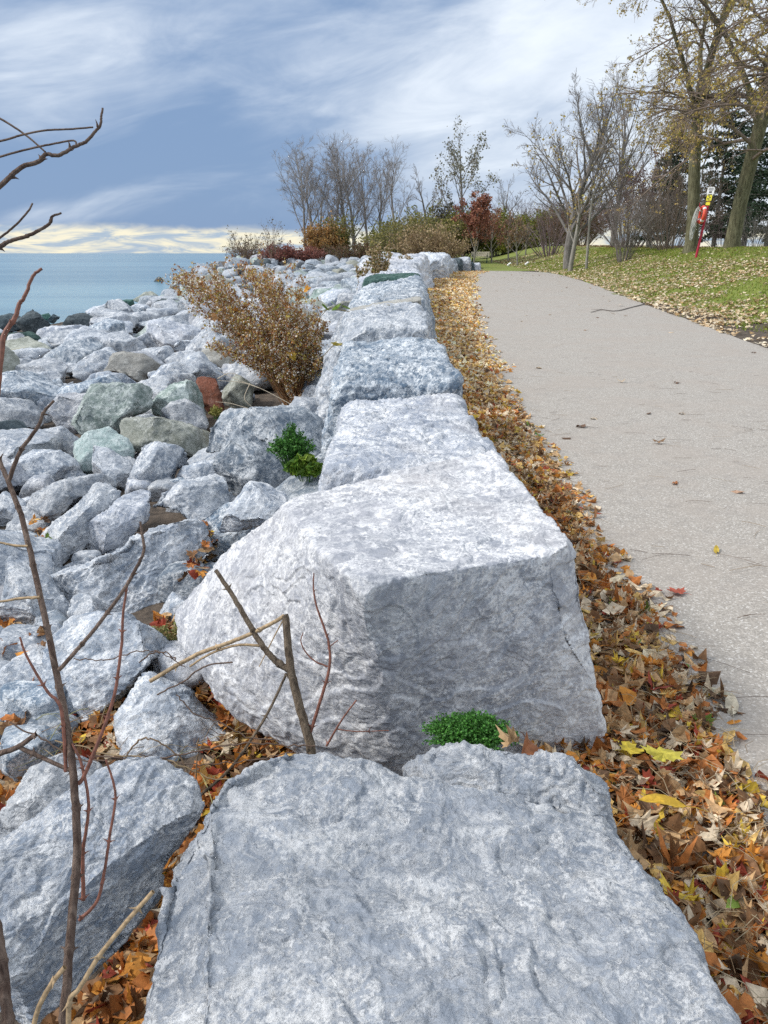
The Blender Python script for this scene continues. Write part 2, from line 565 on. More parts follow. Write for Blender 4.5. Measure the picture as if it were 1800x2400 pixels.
finish(N, c, 0.9, N.n('ShaderNodeBump', {'Strength': 0.5, 'Distance': 0.004, 'Height': N.math('ADD', stone, grain)}).outputs[0])

M_WATER, N = material('lake_water')
g = N.n('ShaderNodeNewGeometry')
p = g.outputs['Position']
mpw = N.n('ShaderNodeMapping', {'Vector': p, 'Scale': (0.5, 1.3, 1), 'Rotation': (0, 0, 0.12)})
w1 = N.noise(mpw.outputs[0], 1.2, 4, 0.6, 0.3)
mpw2 = N.n('ShaderNodeMapping', {'Vector': p, 'Scale': (0.006, 0.06, 1), 'Rotation': (0, 0, 0.05)})
w2 = N.noise(mpw2.outputs[0], 1.0, 4, 0.55, 0.5)
c = N.mix(N.step(w2, 0.38, 0.62), (0.085, 0.20, 0.265), (0.18, 0.325, 0.385))
bw = N.n('ShaderNodeBump', {'Strength': N.math('ADD', 0.10, N.math('MULTIPLY', N.step(w2, 0.4, 0.62), 0.30)), 'Distance': 0.25, 'Height': w1})
finish(N, c, 0.16, bw.outputs[0], **{'IOR': 1.33})
# ------------------------------------------------------------------ large structure: land, path, lake
def sheet(xsamp, ysamp, keep=None, dz=0.0):
    X, Y = np.meshgrid(xsamp, ysamp)
    Z = H(X, Y) + dz
    n = X.shape[1]
    V = np.stack([X, Y, Z], -1).reshape(-1, 3)
    i = np.arange(X.shape[0] - 1)[:, None] * n + np.arange(n - 1)[None, :]
    q = np.stack([i, i + 1, i + n + 1, i + n], -1).reshape(-1, 4)
    if keep is not None:
        c = V[q].mean(1)
        q = q[keep(c[:, 0], c[:, 1])]
        used = np.unique(q)
        mp_ = np.zeros(len(V), int)
        mp_[used] = np.arange(len(used))
        V, q = V[used], mp_[q]
    return V, q


ys_ = np.concatenate([np.linspace(-3, 10, 90), np.linspace(10.3, 60, 160), np.linspace(60.6, 130, 100), np.linspace(135, 400, 25)])
xs_ = np.concatenate([np.linspace(-60, -21, 40), np.linspace(-20, -3, 80), np.linspace(-2.9, 3, 90), np.linspace(3.1, 30, 110), np.linspace(31, 90, 25)])
V, q = sheet(xs_, ys_)
V[:, 2] += 0.012 * fbm2(V[:, 0], V[:, 1], 3.0, 3)
soil = tag(mk('ground', V, q, M_SOIL), kind='structure')

# the lawn lies on the ground to the right of the path, and round the far bend
def lawn_keep(x, y): return (x > xr(y) - 0.05 + np.interp(y, [8, 17, 26], [3.5, 1.2, 0]) + .35 * fbm2(x, y, 1.1, 3)) & (y < 51.4) | ((y > 51.3) & (x > wl(y) + 0.5) & (y < 330))
V, q = sheet(np.linspace(5.0, 80, 190), np.concatenate([np.linspace(-3, 70, 200), np.linspace(71, 330, 80)]), lawn_keep, 0.02)
V[:, 2] += 0.03 * fbm2(V[:, 0], V[:, 1], 0.9, 3)
lawn = tag(mk('lawn', V, q, M_LAWN), kind='structure')

# path: one strip with a wandering left edge, turning away behind the wall at its far end
rows = []
for y in np.concatenate([np.linspace(-3, 12, 100), np.linspace(12.3, 50, 140)]):
    l = max(wl(y) + 0.30, pl(y) - 0.22) + 0.05 * float(fbm2(np.array([y]), np.array([0.3]), 1.6, 3)[0])
    r = float(xr(y)) + 0.06 * float(fbm2(np.array([y]), np.array([7.3]), 0.8, 3)[0])
    if y > 45:
        r -= 2.6 * ((y - 45) / 5) ** 3 * 0.35
    rows.append([(l + (r - l) * k / 24, y) for k in range(25)])
for a in np.linspace(4, 75, 16):                    # the turn to the left
    rr = rows[-1] if a == 4 else None
    l0, r0 = np.array([5.3, 50.0]), np.array(rows[139 + 100 - 0][-1])
    ca, sa = math.cos(R(a)), math.sin(R(a))
    pv = np.array([4.6, 49.6])
    rows.append([tuple(pv + (0.9 + (r0[0] - 5.5) * k / 24) * np.array([ca, sa * 0.62])) for k in range(25)])
P2 = np.array(rows)
V = np.concatenate([P2.reshape(-1, 2), (H(P2[..., 0], P2[..., 1]) * 0 + pz(np.minimum(P2[..., 1], 52)) + 0.03).reshape(-1, 1)], 1)
V[:, 2] += 0.006 * fbm2(V[:, 0], V[:, 1], 0.8, 2)
n = 25
i = np.arange(len(rows) - 1)[:, None] * n + np.arange(n - 1)[None, :]
path = tag(mk('path', V, np.stack([i, i + 1, i + n + 1, i + n], -1).reshape(-1, 4), M_PATH), kind='structure')

# lake: one sheet to the horizon
gx = np.array([-45000, -12000, -3000, -800, -200, -60, 0, 60, 200, 800, 3000, 12000, 45000], float)
gy = np.array([-300, 0, 60, 120, 250, 600, 1500, 4000, 12000, 50000], float)
X, Y = np.meshgrid(gx, gy)
V = np.stack([X, Y, np.full_like(X, -1.0)], -1).reshape(-1, 3)
n = len(gx)
i = np.arange(len(gy) - 1)[:, None] * n + np.arange(n - 1)[None, :]
lake = tag(mk('lake', V, np.stack([i, i + 1, i + n + 1, i + n], -1).reshape(-1, 4), M_WATER), kind='structure')
# ------------------------------------------------------------------ stone shapes
_CS = {}


def cube_sphere(n):
    """points of a subdivided cube surface, |max| = 1, seams welded"""
    if n in _CS:
        return _CS[n]
    t = np.tan(np.linspace(-1, 1, n + 1) * math.pi / 4)
    A, B = np.meshgrid(t, t)
    A, B = A.ravel(), B.ravel()
    one = np.ones_like(A)
    faces = [(one, A, B), (-one, -A, B), (-A, one, B), (A, -one, B), (A, B, one), (-A, B, -one)]
    V = np.concatenate([np.stack(f, 1) for f in faces])
    m = n + 1
    i = np.arange(n)[:, None] * m + np.arange(n)[None, :]
    q = np.stack([i, i + 1, i + m + 1, i + m], -1).reshape(-1, 4)
    F = np.concatenate([q + k * m * m for k in range(6)])
    key = np.round(V, 6) + 0.0
    _, idx, inv = np.unique(key, axis=0, return_index=True, return_inverse=True)
    _CS[n] = (V[idx], inv.ravel()[F])
    return _CS[n]


def normals(V, F):
    n = np.cross(V[F[:, 2]] - V[F[:, 0]], V[F[:, 3]] - V[F[:, 1]])
    out = np.zeros_like(V)
    for k in range(4):
        for a in range(3):
            out[:, a] += np.bincount(F[:, k], n[:, a], len(V))
    return out / (np.linalg.norm(out, axis=1)[:, None] + 1e-12)


def orient(V, F):
    c = V.mean(0)
    n = np.cross(V[F[:, 2]] - V[F[:, 0]], V[F[:, 3]] - V[F[:, 1]])
    if ((V[F].mean(1) - c) * n).sum() < 0:
        F = F[:, ::-1]
    return F


def cut(V, rng, cuts, size, rough=0.02):
    """flatten against planes (point fraction of the support, direction): broken faces with crisp edges"""
    c = V.mean(0)
    for q_, d in cuts:
        d = np.asarray(d, float)
        d = d / np.linalg.norm(d)
        h = (V - c) @ d
        lim = q_ * h.max()
        lim = lim + rough * size * fbm(V / size * 1.8 + d * 3, 3)
        over = np.maximum(h - lim, 0)
        V = V - d[None] * (over * 0.96)[:, None]
    return V


CRUST = [None]


def weather(V, F, rng, size, detail=1.0, octv=6, layers=1.0, aniso=.7, und=.050):
    """fracture relief: broken plates with sharp edges, a few bedding ledges and fine hackle, along the surface normals.
    The edges of the plates are where the white crust sits (kept for the material)"""
    off = rng.uniform(0, 60, 3)
    bed = rng.normal(size=3) * (0.6, 0.6, 1.0)
    bed /= np.linalg.norm(bed)
    Q = V + off
    V = V + normals(V, F) * (und * size * fbm(Q / size * 1.4, 2))[:, None]
    Wp = Q / size + 0.07 * np.stack([pnoise(Q / size * 3.1 + k * 11.7) for k in range(3)], 1)
    b = (Q @ bed) / size
    Wb = Wp + bed[None] * (b * aniso)[:, None]
    d, cr = 0, 0
    bands = [(2.0, .060, 3.0, 1.0), (4.6, .024, 2.8, .8)]
    if octv >= 5:
        bands += [(10.5, .0095 * detail, 2.6, .7)]
    if octv >= 6:
        bands += [(24.0, .0042 * detail, 2.4, .5)]
    for f_, a_, st, wc in bands:
        h = fbm(Wb * f_ + 3 * f_, 3, .48) * st
        fl = np.floor(h)
        fr = h - fl
        d = d + a_ * layers * size * ((fl + sstep(fr, .84, 1.0)) / st - .45 * h / st)
        cr = cr + wc * sstep(fr, .55, .82) * (1 - sstep(fr, .92, 1.0))
    ph = b * 4.0 + fbm(Wp * 2.0 + 9, 3) * 1.6
    fr = ph - np.floor(ph)
    d = d + aniso * layers * 0.016 * size * (fr - sstep(fr, 0.86, 1.0) - .3) * sstep(fbm(Wp * 1.7 + 31, 2), 0.05, 0.5)
    d = d - 0.006 * size * np.abs(fbm(Wb * 7.0 + 4, max(2, octv - 2), 0.6))
    if octv >= 5:
        m_ = min(size, .6) * detail
        d = d + 0.006 * m_ * fbm(Q * 22 + 13, 4, 0.65)
    CRUST[0] = np.clip(cr * sstep(fbm(Wp * 3.0 + 77, 3), -.35, .45), 0, 1)
    return V + normals(V, F) * d[:, None]


def set_down(name, V, F, mat, label, cat='boulder', group=None):
    c = V.mean(0)
    base = np.array([c[0], c[1], c[2]])
    o = mk(name, V, F, mat, origin=base, colr=np.repeat(CRUST[0][:, None], 3, 1))
    return tag(o, label, cat, group)


def hexa(name, top, bot, mat, label, n=60, p=11, cuts=(), seed=0, detail=1.0, layers=1.0, grow=1.06, cat='boulder', group=None, amp=1.0, aniso=.7, und=.05, bulge=None):
    """block from eight corners: FL FR BR BL of its top and of its foot"""
    rng = np.random.RandomState(seed)
    U, F = cube_sphere(n)
    U = U / (np.abs(U) ** p).sum(1)[:, None] ** (1 / p) * grow
    a, b, c = (U[:, 0] + 1) / 2, (U[:, 1] + 1) / 2, (U[:, 2] + 1) / 2
    top, bot = np.asarray(top, float), np.asarray(bot, float)

    def bil(q_): return ((1 - a) * (1 - b))[:, None] * q_[0] + (a * (1 - b))[:, None] * q_[1] + (a * b)[:, None] * q_[2] + ((1 - a) * b)[:, None] * q_[3]
    V = bil(bot) * (1 - c)[:, None] + bil(top) * c[:, None]
    if bulge is not None:                  # the lower part of its left flank swells out
        V = V + np.asarray(bulge)[None] * (4 * b * (1 - b) * np.clip(1 - a, 0, 1) ** 1.5 * np.clip(1.15 - c, 0, 1))[:, None]
    F = orient(V, F)
    size = float(np.linalg.norm(V.max(0) - V.min(0))) / 1.9
    V = cut(V, rng, cuts, size)
    V = weather(V, F, rng, size * amp, detail, 6 if n >= 40 else 4, layers, aniso, und)
    return set_down(name, V, F, mat, label, cat, group)


def radial(poly, c):
    """radius of a polygon about c at 360 headings"""
    th = np.linspace(-math.pi, math.pi, 361)
    d = np.stack([np.cos(th), np.sin(th)], 1)
    r_ = np.zeros(361)
    P = np.asarray(poly, float) - c
    for k in range(len(P)):
        a, b = P[k], P[(k + 1) % len(P)]
        e = b - a
        den = d[:, 0] * e[1] - d[:, 1] * e[0]
        den = np.where(np.abs(den) < 1e-9, 1e-9, den)
        t = (a[0] * e[1] - a[1] * e[0]) / den
        s = (a[0] * d[:, 1] - a[1] * d[:, 0]) / den
        ok = (t > 0) & (s >= -1e-6) & (s <= 1 + 1e-6)
        r_ = np.where(ok & (t > r_), t, r_)
    r_ = np.where(r_ <= 0, np.median(r_[r_ > 0]), r_)
    e = np.concatenate([r_[-7:-1], r_, r_[1:7]])
    w = np.hanning(9)
    return th, np.convolve(e, w / w.sum(), 'same')[6:-6]


HAND = []          # centres and radii of the stones set by hand


def silhouette_rock(poly, mat, label, lift=0.4, thick=0.95, seed=1, n=None, cuts=10, p=4.2, name='boulder', group=None, near=None, detail=1.0):
    """a stone with the outline seen in the photograph, its own distance, and real thickness"""
    rng = np.random.RandomState(seed)
    P = np.asarray(poly, float)
    lo, hi = P.min(0), P.max(0)
    cpx = (lo + hi) / 2
    cpx = 0.5 * cpx + 0.5 * P.mean(0)
    wpx = hi - lo
    sz = 0.3
    for _ in range(6):
        g_ = at_ground(cpx[0], cpx[1], lift * sz)
        D = (g_ - ORG) @ FWD
        sz = math.sqrt(wpx[0] * wpx[1]) * PX / 1802 * D
    if near:
        g_ = at_depth(cpx[0], cpx[1], near)
    fw = (g_ - ORG) / np.linalg.norm(g_ - ORG)
    rt = np.cross(fw, [0, 0, 1.0])
    rt /= np.linalg.norm(rt)
    up = np.cross(rt, fw)
    pts = []
    for px, py in P:
        r_ = ray(px, py)
        t = ((g_ - ORG) @ fw) / (r_ @ fw)
        v = ORG + r_ * t - g_
        pts.append((v @ rt, v @ up))
    pts = np.array(pts)
    th, rad = radial(pts, np.zeros(2))
    npx = math.sqrt(wpx[0] * wpx[1]) * 768 / 1659
    if n is None:
        n = int(np.clip(npx * 0.42, 12, 90))
    U, F = cube_sphere(n)
    U = U / np.linalg.norm(U, axis=1)[:, None]
    rho = np.hypot(U[:, 0], U[:, 1])
    s = (rho ** p + np.abs(U[:, 2]) ** p) ** (-1 / p)
    Rr = np.interp(np.arctan2(U[:, 1], U[:, 0]), th, rad) * 1.03
    size = math.sqrt(np.ptp(pts[:, 0]) * np.ptp(pts[:, 1]))
    Dp = 0.5 * size * thick
    x = U[:, 0] / np.maximum(rho, 1e-9) * Rr * 1.05 * rho * s
    y = U[:, 1] / np.maximum(rho, 1e-9) * Rr * 1.05 * rho * s
    z = U[:, 2] * s * Dp
    z = z + y * 0.35                       # lean back: the visible face looks up
    V = x[:, None] * rt + y[:, None] * up + z[:, None] * fw
    F = orient(V, F)
    cs = []
    for k in range(cuts):
        d = rng.normal(size=3)
        d[1] -= 0.7                        # towards the viewer and upwards
        d[2] += 0.5
        cs.append((rng.uniform(0.62, 0.92), d))
    V = cut(V, rng, cs, size)
    V = weather(V, F, rng, size, detail, 6 if n > 36 else (5 if n > 20 else 4), .7 if n > 100 else 1.0, .25 if n > 100 else .6)
    V = V + g_
    HAND.append((g_[0], g_[1], size * 0.55))
    return set_down(name, V, F, ROCK[mat], label, 'boulder', group)


def Z4(*p): return [(x * .3889, 829.5 + y * .3889) for x, y in p]
def Z5(*p): return [(x * .3889, 1290.4 + y * .3889) for x, y in p]
def ZA(*p): return [(x * .3333, 460.8 + y * .3333) for x, y in p]


# ------------------------------------------------------------------ the wall of quarried blocks
def tp(px, py, z): return at_z(px, py, z)


WALLG = 'quarried blocks of the wall beside the path'
hexa('wall_block', [(-.25, .20, .47), (.50, .22, .46), tp(1385, 1775, .46), (-.44, 1.50, .53)],
     [(-.30, .20, -.15), (.62, .2, -.15), (.68, 1.36, -.1), (-.46, 1.40, -.1)], ROCK['near'],
     'broad rough grey block filling the bottom of the view, nearest of the wall', n=230, p=30, seed=3, detail=1.2, layers=.72, amp=.62, aniso=.15, und=.045,
     cuts=[(.80, (-.60, .80, .08)), (.95, (.2, .35, .9)), (.93, (-.55, -.1, .8)), (.90, (.8, .25, .55)), (.93, (-.8, .1, .45)), (.94, (-.1, -.5, .85))], group=WALLG)
hexa('wall_block', [(.07, 1.43, .43), (.50, 1.37, .38), tp(1315, 1640, .46), tp(900, 1590, .49)],
     [(.02, 1.42, -.1), (.56, 1.36, -.1), (.62, 1.9, -.1), (.04, 2.0, -.1)], ROCK['near'],
     'low rough grey stone with green weed behind it, wedged before the big smooth block', n=90, p=8, seed=8, detail=1.3, group=WALLG, amp=.7, cuts=[(.9, (.6, .2, .8)), (.9, (-.5, .5, .8)), (.93, (0, -.3, 1))])
hexa('wall_block', [tp(775, 1262, .76), tp(1252, 1185, .75), tp(1066, 975, .77), tp(608, 1078, .72)],
     [tp(868, 1660, .0) - (0, 0, .1), tp(1330, 1650, 0) - (0, 0, .1), (.86, 3.35, -.1), tp(388, 1318, .06) - (.03, 0, .0)], ROCK['smooth'],
     'huge smooth pale block with a steep front face, second along the wall', n=220, p=40, seed=21, detail=.7, layers=.5, amp=.60, grow=1.02, aniso=.0, und=.03, bulge=(-.15, -.13, .0),
     cuts=[(.975, (.1, -.6, .8)), (.965, (.75, -.15, .6)), (.95, (-.6, .3, .75)), (.96, (-.45, -.75, .45)), (.97, (.7, -.7, .2)), (.97, (-.75, -.45, -.2))], group=WALLG)
hexa('wall_block', [tp(690, 1000, .73), tp(1082, 1000, .69), (.53, 5.55, .63), (-.24, 5.5, .62)],
     [(-.36, 3.3, -.1), (.66, 3.35, -.1), (.66, 5.6, -.1), (-.36, 5.55, -.1)], ROCK['wall'],
     'flat topped grey block directly behind the huge smooth block', n=90, p=13, seed=31, detail=1.1, amp=.6, aniso=.3, und=.03, cuts=[(.95, (.5, -.2, .9)), (.94, (-.4, .5, .8))], group=WALLG)
hexa('wall_block', [(-.38, 5.78, .80), (.55, 5.78, .76), (.50, 7.35, .82), (-.36, 7.3, .82)],
     [(-.50, 5.72, -.1), (.66, 5.7, -.1), (.66, 7.4, -.1), (-.5, 7.4, -.1)], ROCK['blue'],
     'dark blue grey block with a shaded front face and rounded top', n=80, p=13, seed=41, detail=1.3, amp=.7, cuts=[(.93, (0, -.7, .75)), (.9, (-.7, -.4, .6))], group=WALLG)
hexa('wall_block', [(-.40, 7.75, .97), (.47, 7.85, .93), (.43, 11.0, 1.02), (-.50, 9.9, .92)],
     [(-.70, 7.7, -.1), (.62, 7.7, -.1), (.62, 11.1, -.1), (-.95, 10.4, -.1)], ROCK['pale'],
     'whitest block of the wall, its top stepped, behind the dark blue one', n=80, p=12, seed=51, detail=1.2, amp=.6, cuts=[(.93, (-.75, -.3, .55)), (.94, (-.3, -.5, .9))], group=WALLG)
hexa('wall_slab', [tp(752, 672, .93), tp(905, 648, 1.06), tp(905, 640, 1.06), tp(765, 662, .94)],
     [tp(752, 690, .80), tp(905, 662, .98), tp(905, 655, .98), tp(765, 676, .85)], ROCK['tan'],
     'thin flat tan slab lying behind the whitest block', n=36, p=8, seed=61, cat='stone slab', amp=.4)
hexa('wall_block', [(-.05, 11.3, 1.0), (.58, 11.2, 1.0), (.60, 12.9, 1.06), (.0, 12.9, 1.06)],
     [(-.1, 11.2, -.1), (.80, 11.2, -.1), (.86, 13, -.1), (-.1, 13, -.1)], ROCK['blue'],
     'blue grey block half hidden behind the thin tan slab', n=50, p=9, seed=71, group=WALLG)
hexa('wall_block', [(-.55, 13.0, .98), (.66, 13.0, 1.10), (.74, 15.2, 1.27), (-.35, 15.2, 1.00)],
     [(-.85, 12.9, -.1), (.92, 12.9, -.1), (1.0, 15.4, -.1), (-.8, 15.4, -.1)], ROCK['blue'],
     'block with a rounded hump on its path side, before the dark green slab', n=60, p=6, seed=81, detail=1.2, amp=.8, cuts=[(.84, (-.55, -.35, .8)), (.9, (.2, -.7, .7))], group=WALLG)
hexa('wall_slab', [(-.34, 15.7, 1.12), (.66, 15.8, 1.20), (.72, 16.7, 1.25), (-.36, 16.7, 1.16)],
     [(-.42, 15.6, .86), (.86, 15.7, .62), (.9, 16.8, .6), (-.4, 16.8, .9)], ROCK['deep'],
     'dark green slab lying across the wall behind the humped block', n=50, p=6, seed=91, cat='stone slab', amp=.6)
hexa('wall_block', [(-.55, 17.1, 1.04), (.78, 17.2, 1.08), (.92, 23.0, 1.14), (-.5, 22.8, 1.10)],
     [(-.8, 17, 0), (1.02, 17.1, 0), (1.22, 23.1, 0), (-.8, 23, 0)], ROCK['wall'],
     'long low grey block lying just past the dark green slab', n=50, p=9, seed=99, group=WALLG)
hexa('wall_block', [(-.55, 23.4, 1.12), (.95, 23.6, 1.20), (1.0, 26.5, 1.32), (-.5, 26.3, 1.25)],
     [(-.8, 23.3, 0), (1.28, 23.4, 0), (1.35, 26.6, 0), (-.8, 26.6, 0)], ROCK['wall'],
     'grey block with an upright front face just behind the dark green slab', n=50, p=9, seed=101, cuts=[(.9, (-.6, -.3, .7))], group=WALLG)
hexa('wall_block', [(-.9, 27.5, 1.30), (1.30, 27.6, 1.36), (1.75, 34.0, 1.56), (-.3, 34.0, 1.50)],
     [(-1.2, 27.4, 0), (1.62, 27.4, 0), (2.1, 34.2, .1), (-.9, 34.2, 0)], ROCK['wall'],
     'long pale block standing highest in the far part of the wall', n=50, p=9, seed=111, cuts=[(.92, (-.5, -.4, .8))], group=WALLG)
for k, (x0, y0, x1, y1, zt, mt, lb) in enumerate([
        (1.7, 35.0, 2.9, 40.5, 1.50, 'pale', 'pale upright block next beyond the long high one'),
        (2.5, 41.0, 3.5, 45.5, 1.42, 'pale', 'pale block near the bend where the wall starts to curve'),
        (3.3, 46.0, 4.15, 48.8, 1.22, 'blue', 'small low blue grey block at the bend of the wall'),
        (4.0, 48.5, 4.75, 50.6, 1.25, 'dark', 'blackish block at the bend of the wall'),
        (4.6, 49.0, 5.25, 51.0, 1.32, 'pale', 'narrow pale upright block beside the blackish one'),
        (5.15, 49.6, 5.55, 51.2, 1.06, 'dark', 'narrow dark stone last but one of the wall'),
        (5.55, 50.0, 6.0, 51.4, 1.0, 'wall', 'low grey stone ending the wall at the path')]):
    hexa('wall_block', [(x0, y0, zt - .03), (x1, y0, zt), (x1, y1, zt + .02), (x0, y1, zt)],
         [(x0 - .1, y0 - .1, .2), (x1 + .1, y0 - .1, .2), (x1 + .1, y1, .2), (x0 - .1, y1, .2)], ROCK[mt], lb, n=30, p=7, seed=120 + k,
         cuts=[(.9, (-.4, -.4, .8)), (.92, (.6, -.5, .6))], group=WALLG)

# ------------------------------------------------------------------ stones of the shore, nearest first
S = silhouette_rock
S(Z5((-150, 1500), (0, 1390), (300, 1180), (500, 1020), (700, 940), (850, 915), (1000, 980), (1070, 1060), (1095, 1190), (1000, 1340), (870, 1500), (850, 1650), (700, 1850), (450, 2100), (200, 2310), (-150, 2300)),
  'near', 'large ribbed grey boulder in the corner, left of the nearest wall block', seed=201, near=1.72, n=150, cuts=6, thick=.8, detail=1.4)
S(Z5((-150, 1330), (0, 1220), (60, 1130), (180, 940), (340, 880), (530, 920), (560, 1010), (400, 1180), (150, 1330), (0, 1400)), 'pale',
  'smooth pale boulder behind the large ribbed one', seed=202, near=2.15)
S(Z5((790, 410), (730, 530), (660, 660), (680, 910), (1000, 930), (1310, 830), (1290, 770), (1130, 620), (1060, 540), (940, 480), (850, 415)), 'pale',
  'triangular pointed grey stone among orange leaves', seed=203, lift=.15, cuts=3, thick=.7, p=3)
S(Z5((250, 500), (270, 250), (400, 130), (540, 95), (720, 120), (900, 230), (960, 330), (880, 410), (760, 480), (700, 560), (600, 600), (470, 660), (350, 590)), 'pale',
  'big domed pale boulder behind the triangular stone', seed=204, lift=.25)
S(Z5((-30, 450), (60, 340), (270, 265), (330, 350), (300, 480), (230, 600), (120, 610), (30, 540)), 'pale', 'grey boulder leaning on the left side of the big domed one', seed=205, lift=.2)
S(Z5((-90, 170), (0, 165), (100, 230), (125, 310), (0, 390), (-100, 360)), 'pale', 'pale stone at the picture edge above a patch of orange leaves', seed=206, lift=.25)
S(Z5((30, 800), (130, 660), (330, 630), (440, 690), (330, 820), (200, 880), (60, 880)), 'blue', 'low purplish stone lying under the thorny stem and dry twigs', seed=207, lift=.1)
S(Z5((-60, 470), (0, 490), (25, 570), (20, 700), (-60, 760)), 'blue', 'sliver of grey stone cut off by the picture edge', seed=208, lift=.2)
S(Z4((270, 1100), (540, 970), (700, 920), (780, 780), (900, 690), (1000, 700), (1100, 800), (1140, 910), (1030, 1060), (1010, 1140), (960, 1230), (860, 1250), (700, 1290), (560, 1290), (460, 1290), (360, 1200)), 'pale',
  'long pale boulder sloping up to a blunt peak beside the huge wall block', seed=209, lift=.15, cuts=6, n=100)
S(Z4((-60, 1000), (100, 975), (250, 1080), (460, 1290), (330, 1390), (250, 1420), (100, 1350), (-60, 1300)), 'pale', 'pale boulder with broken ledges crossed by the thorny stem', seed=210, lift=.25)
S(Z4((490, 950), (540, 1010), (420, 1060), (260, 1110), (340, 1020)), 'pale', 'small pale wedge between two rounded boulders', seed=211, lift=.1)
S(Z4((210, 880), (260, 810), (380, 700), (540, 560), (600, 550), (660, 610), (600, 680), (500, 790), (490, 950), (340, 1045), (240, 1010)), 'pale', 'elongated pale boulder leaning up to the right, its foot brownish', seed=212, lift=.3)
S(Z4((465, 820), (500, 770), (650, 650), (780, 590), (830, 610), (790, 760), (700, 900), (560, 1000), (500, 980)), 'wall', 'smooth grey oval boulder leaning on its pale neighbour', seed=213, lift=.3, cuts=3)
S(Z4((-50, 810), (130, 815), (210, 840), (215, 960), (180, 1010), (60, 990), (-50, 970)), 'blue', 'bluish boulder behind the thorny stem at the picture edge', seed=214, lift=.25)
S(Z4((-60, 610), (80, 600), (150, 670), (190, 760), (170, 820), (60, 800), (-60, 800)), 'pale', 'pale boulder at the picture edge above the bluish one', seed=215, lift=.25)
S(Z4((125, 620), (230, 550), (400, 520), (560, 505), (620, 540), (640, 590), (560, 590), (420, 640), (330, 740), (240, 800), (200, 720), (160, 680)), 'pale', 'long flat grey boulder with layered top edge', seed=216, lift=.3)
S(Z4((1270, 700), (1390, 550), (1450, 550), (1580, 600), (1610, 650), (1520, 760), (1400, 790), (1200, 830)), 'pale', 'pale angular stone pressed against the back of the huge wall block', seed=217, lift=1.1)
S(Z4((830, 660), (850, 600), (990, 560), (1190, 500), (1250, 540), (1275, 680), (1220, 750), (1100, 810), (1060, 770), (980, 690), (880, 690)), 'pale', 'pale block shaped boulder with a brown stained foot', seed=218, lift=.35)
S(Z4((1160, 420), (1210, 280), (1270, 255), (1420, 310), (1500, 370), (1640, 540), (1600, 600), (1400, 600), (1310, 615), (1240, 520), (1200, 440)), 'blue', 'blue grey boulder with slanting white streaks beside the green weeds', seed=219, lift=.5, cuts=8)
S(Z4((1140, 390), (1200, 200), (1270, 150), (1450, 130), (1659, 145), (1760, 200), (1780, 300), (1750, 420), (1560, 440), (1400, 330), (1230, 300), (1180, 390)), 'blue', 'wide rounded blue grey boulder behind the streaked one', seed=220, lift=.45)
S(Z4((950, 550), (990, 470), (1130, 425), (1220, 430), (1240, 520), (1130, 560), (1000, 580)), 'pale', 'pale low boulder tucked left of the streaked blue one', seed=221, lift=.4)
S(Z4((740, 500), (790, 350), (860, 325), (980, 345), (1090, 420), (980, 480), (950, 570), (840, 610), (740, 590)), 'pale', 'rounded pale boulder with a flat side facing the lake', seed=222, lift=.4)
S(Z4((515, 440), (520, 340), (620, 360), (720, 450), (740, 560), (680, 620), (600, 540), (520, 500)), 'pale', 'pale bluish wedge standing before the mint green stone', seed=223, lift=.4)
S(Z4((400, 340), (470, 270), (600, 255), (700, 310), (740, 380), (720, 440), (600, 430), (530, 510), (430, 510), (410, 420)), 'mint', 'mint green stone among the grey boulders', seed=224, lift=.4)
S(Z4((700, 410), (790, 365), (760, 470), (720, 460)), 'wall', 'small grey stone wedged between mint green and rounded pale ones', seed=225, lift=.3)
S(Z4((680, 230), (740, 155), (860, 150), (960, 200), (1090, 250), (1180, 270), (1160, 410), (1100, 420), (900, 350), (740, 360), (690, 290)), 'olive', 'greenish brown streaked boulder lying before the upright green one', seed=226, lift=.4)
S(Z4((0, 440), (40, 420), (180, 365), (330, 370), (420, 430), (430, 510), (380, 570), (200, 605), (60, 570), (0, 510)), 'pale', 'plump pale boulder resting over a dark gap near the picture edge', seed=227, lift=.35)
S(Z4((150, 375), (200, 270), (400, 230), (445, 290), (420, 420), (330, 385)), 'pale', 'pale boulder left of the mint green stone', seed=228, lift=.4)
S(Z4((-60, 205), (120, 205), (155, 260), (150, 340), (60, 410), (-60, 440)), 'dark', 'black stone at the picture edge behind the thorny branch', seed=229, lift=.4)
S(Z4((-60, 90), (90, 85), (190, 95), (245, 170), (240, 240), (170, 265), (-60, 240)), 'pale', 'pale boulder with cracks behind the black stone', seed=230, lift=.4)
S(Z4((185, 60), (270, 40), (340, 80), (270, 140), (245, 190), (200, 120)), 'pale', 'small pale boulder right of the cracked one', seed=231, lift=.4)
S(Z4((245, 200), (260, 130), (330, 60), (500, 45), (560, 100), (480, 260), (400, 270), (330, 240)), 'wall', 'pinkish grey boulder behind the upright green one', seed=232, lift=.4)
S(Z4((410, 210), (520, 15), (770, 5), (830, 40), (845, 150), (700, 180), (660, 290), (560, 300), (460, 270)), 'green', 'big upright green boulder with a dark right side', seed=233, lift=.45, cuts=9)
S(Z4((845, 110), (960, 0), (1090, -30), (1130, 80), (1150, 180), (1100, 230), (930, 180), (860, 170)), 'green', 'greenish boulder behind the red stone', seed=234, lift=.45)
S(Z4((1095, -25), (1140, -45), (1200, -20), (1225, 60), (1250, 170), (1170, 200), (1115, 120)), 'red', 'red brown stone standing on edge', seed=235, lift=.5, cuts=4, thick=.6)
S(Z4((885, 165), (950, 100), (1040, 92), (1120, 140), (1150, 220), (1130, 260), (1000, 220), (900, 200)), 'pale', 'round pale stone in front of the red one', seed=236, lift=.45)
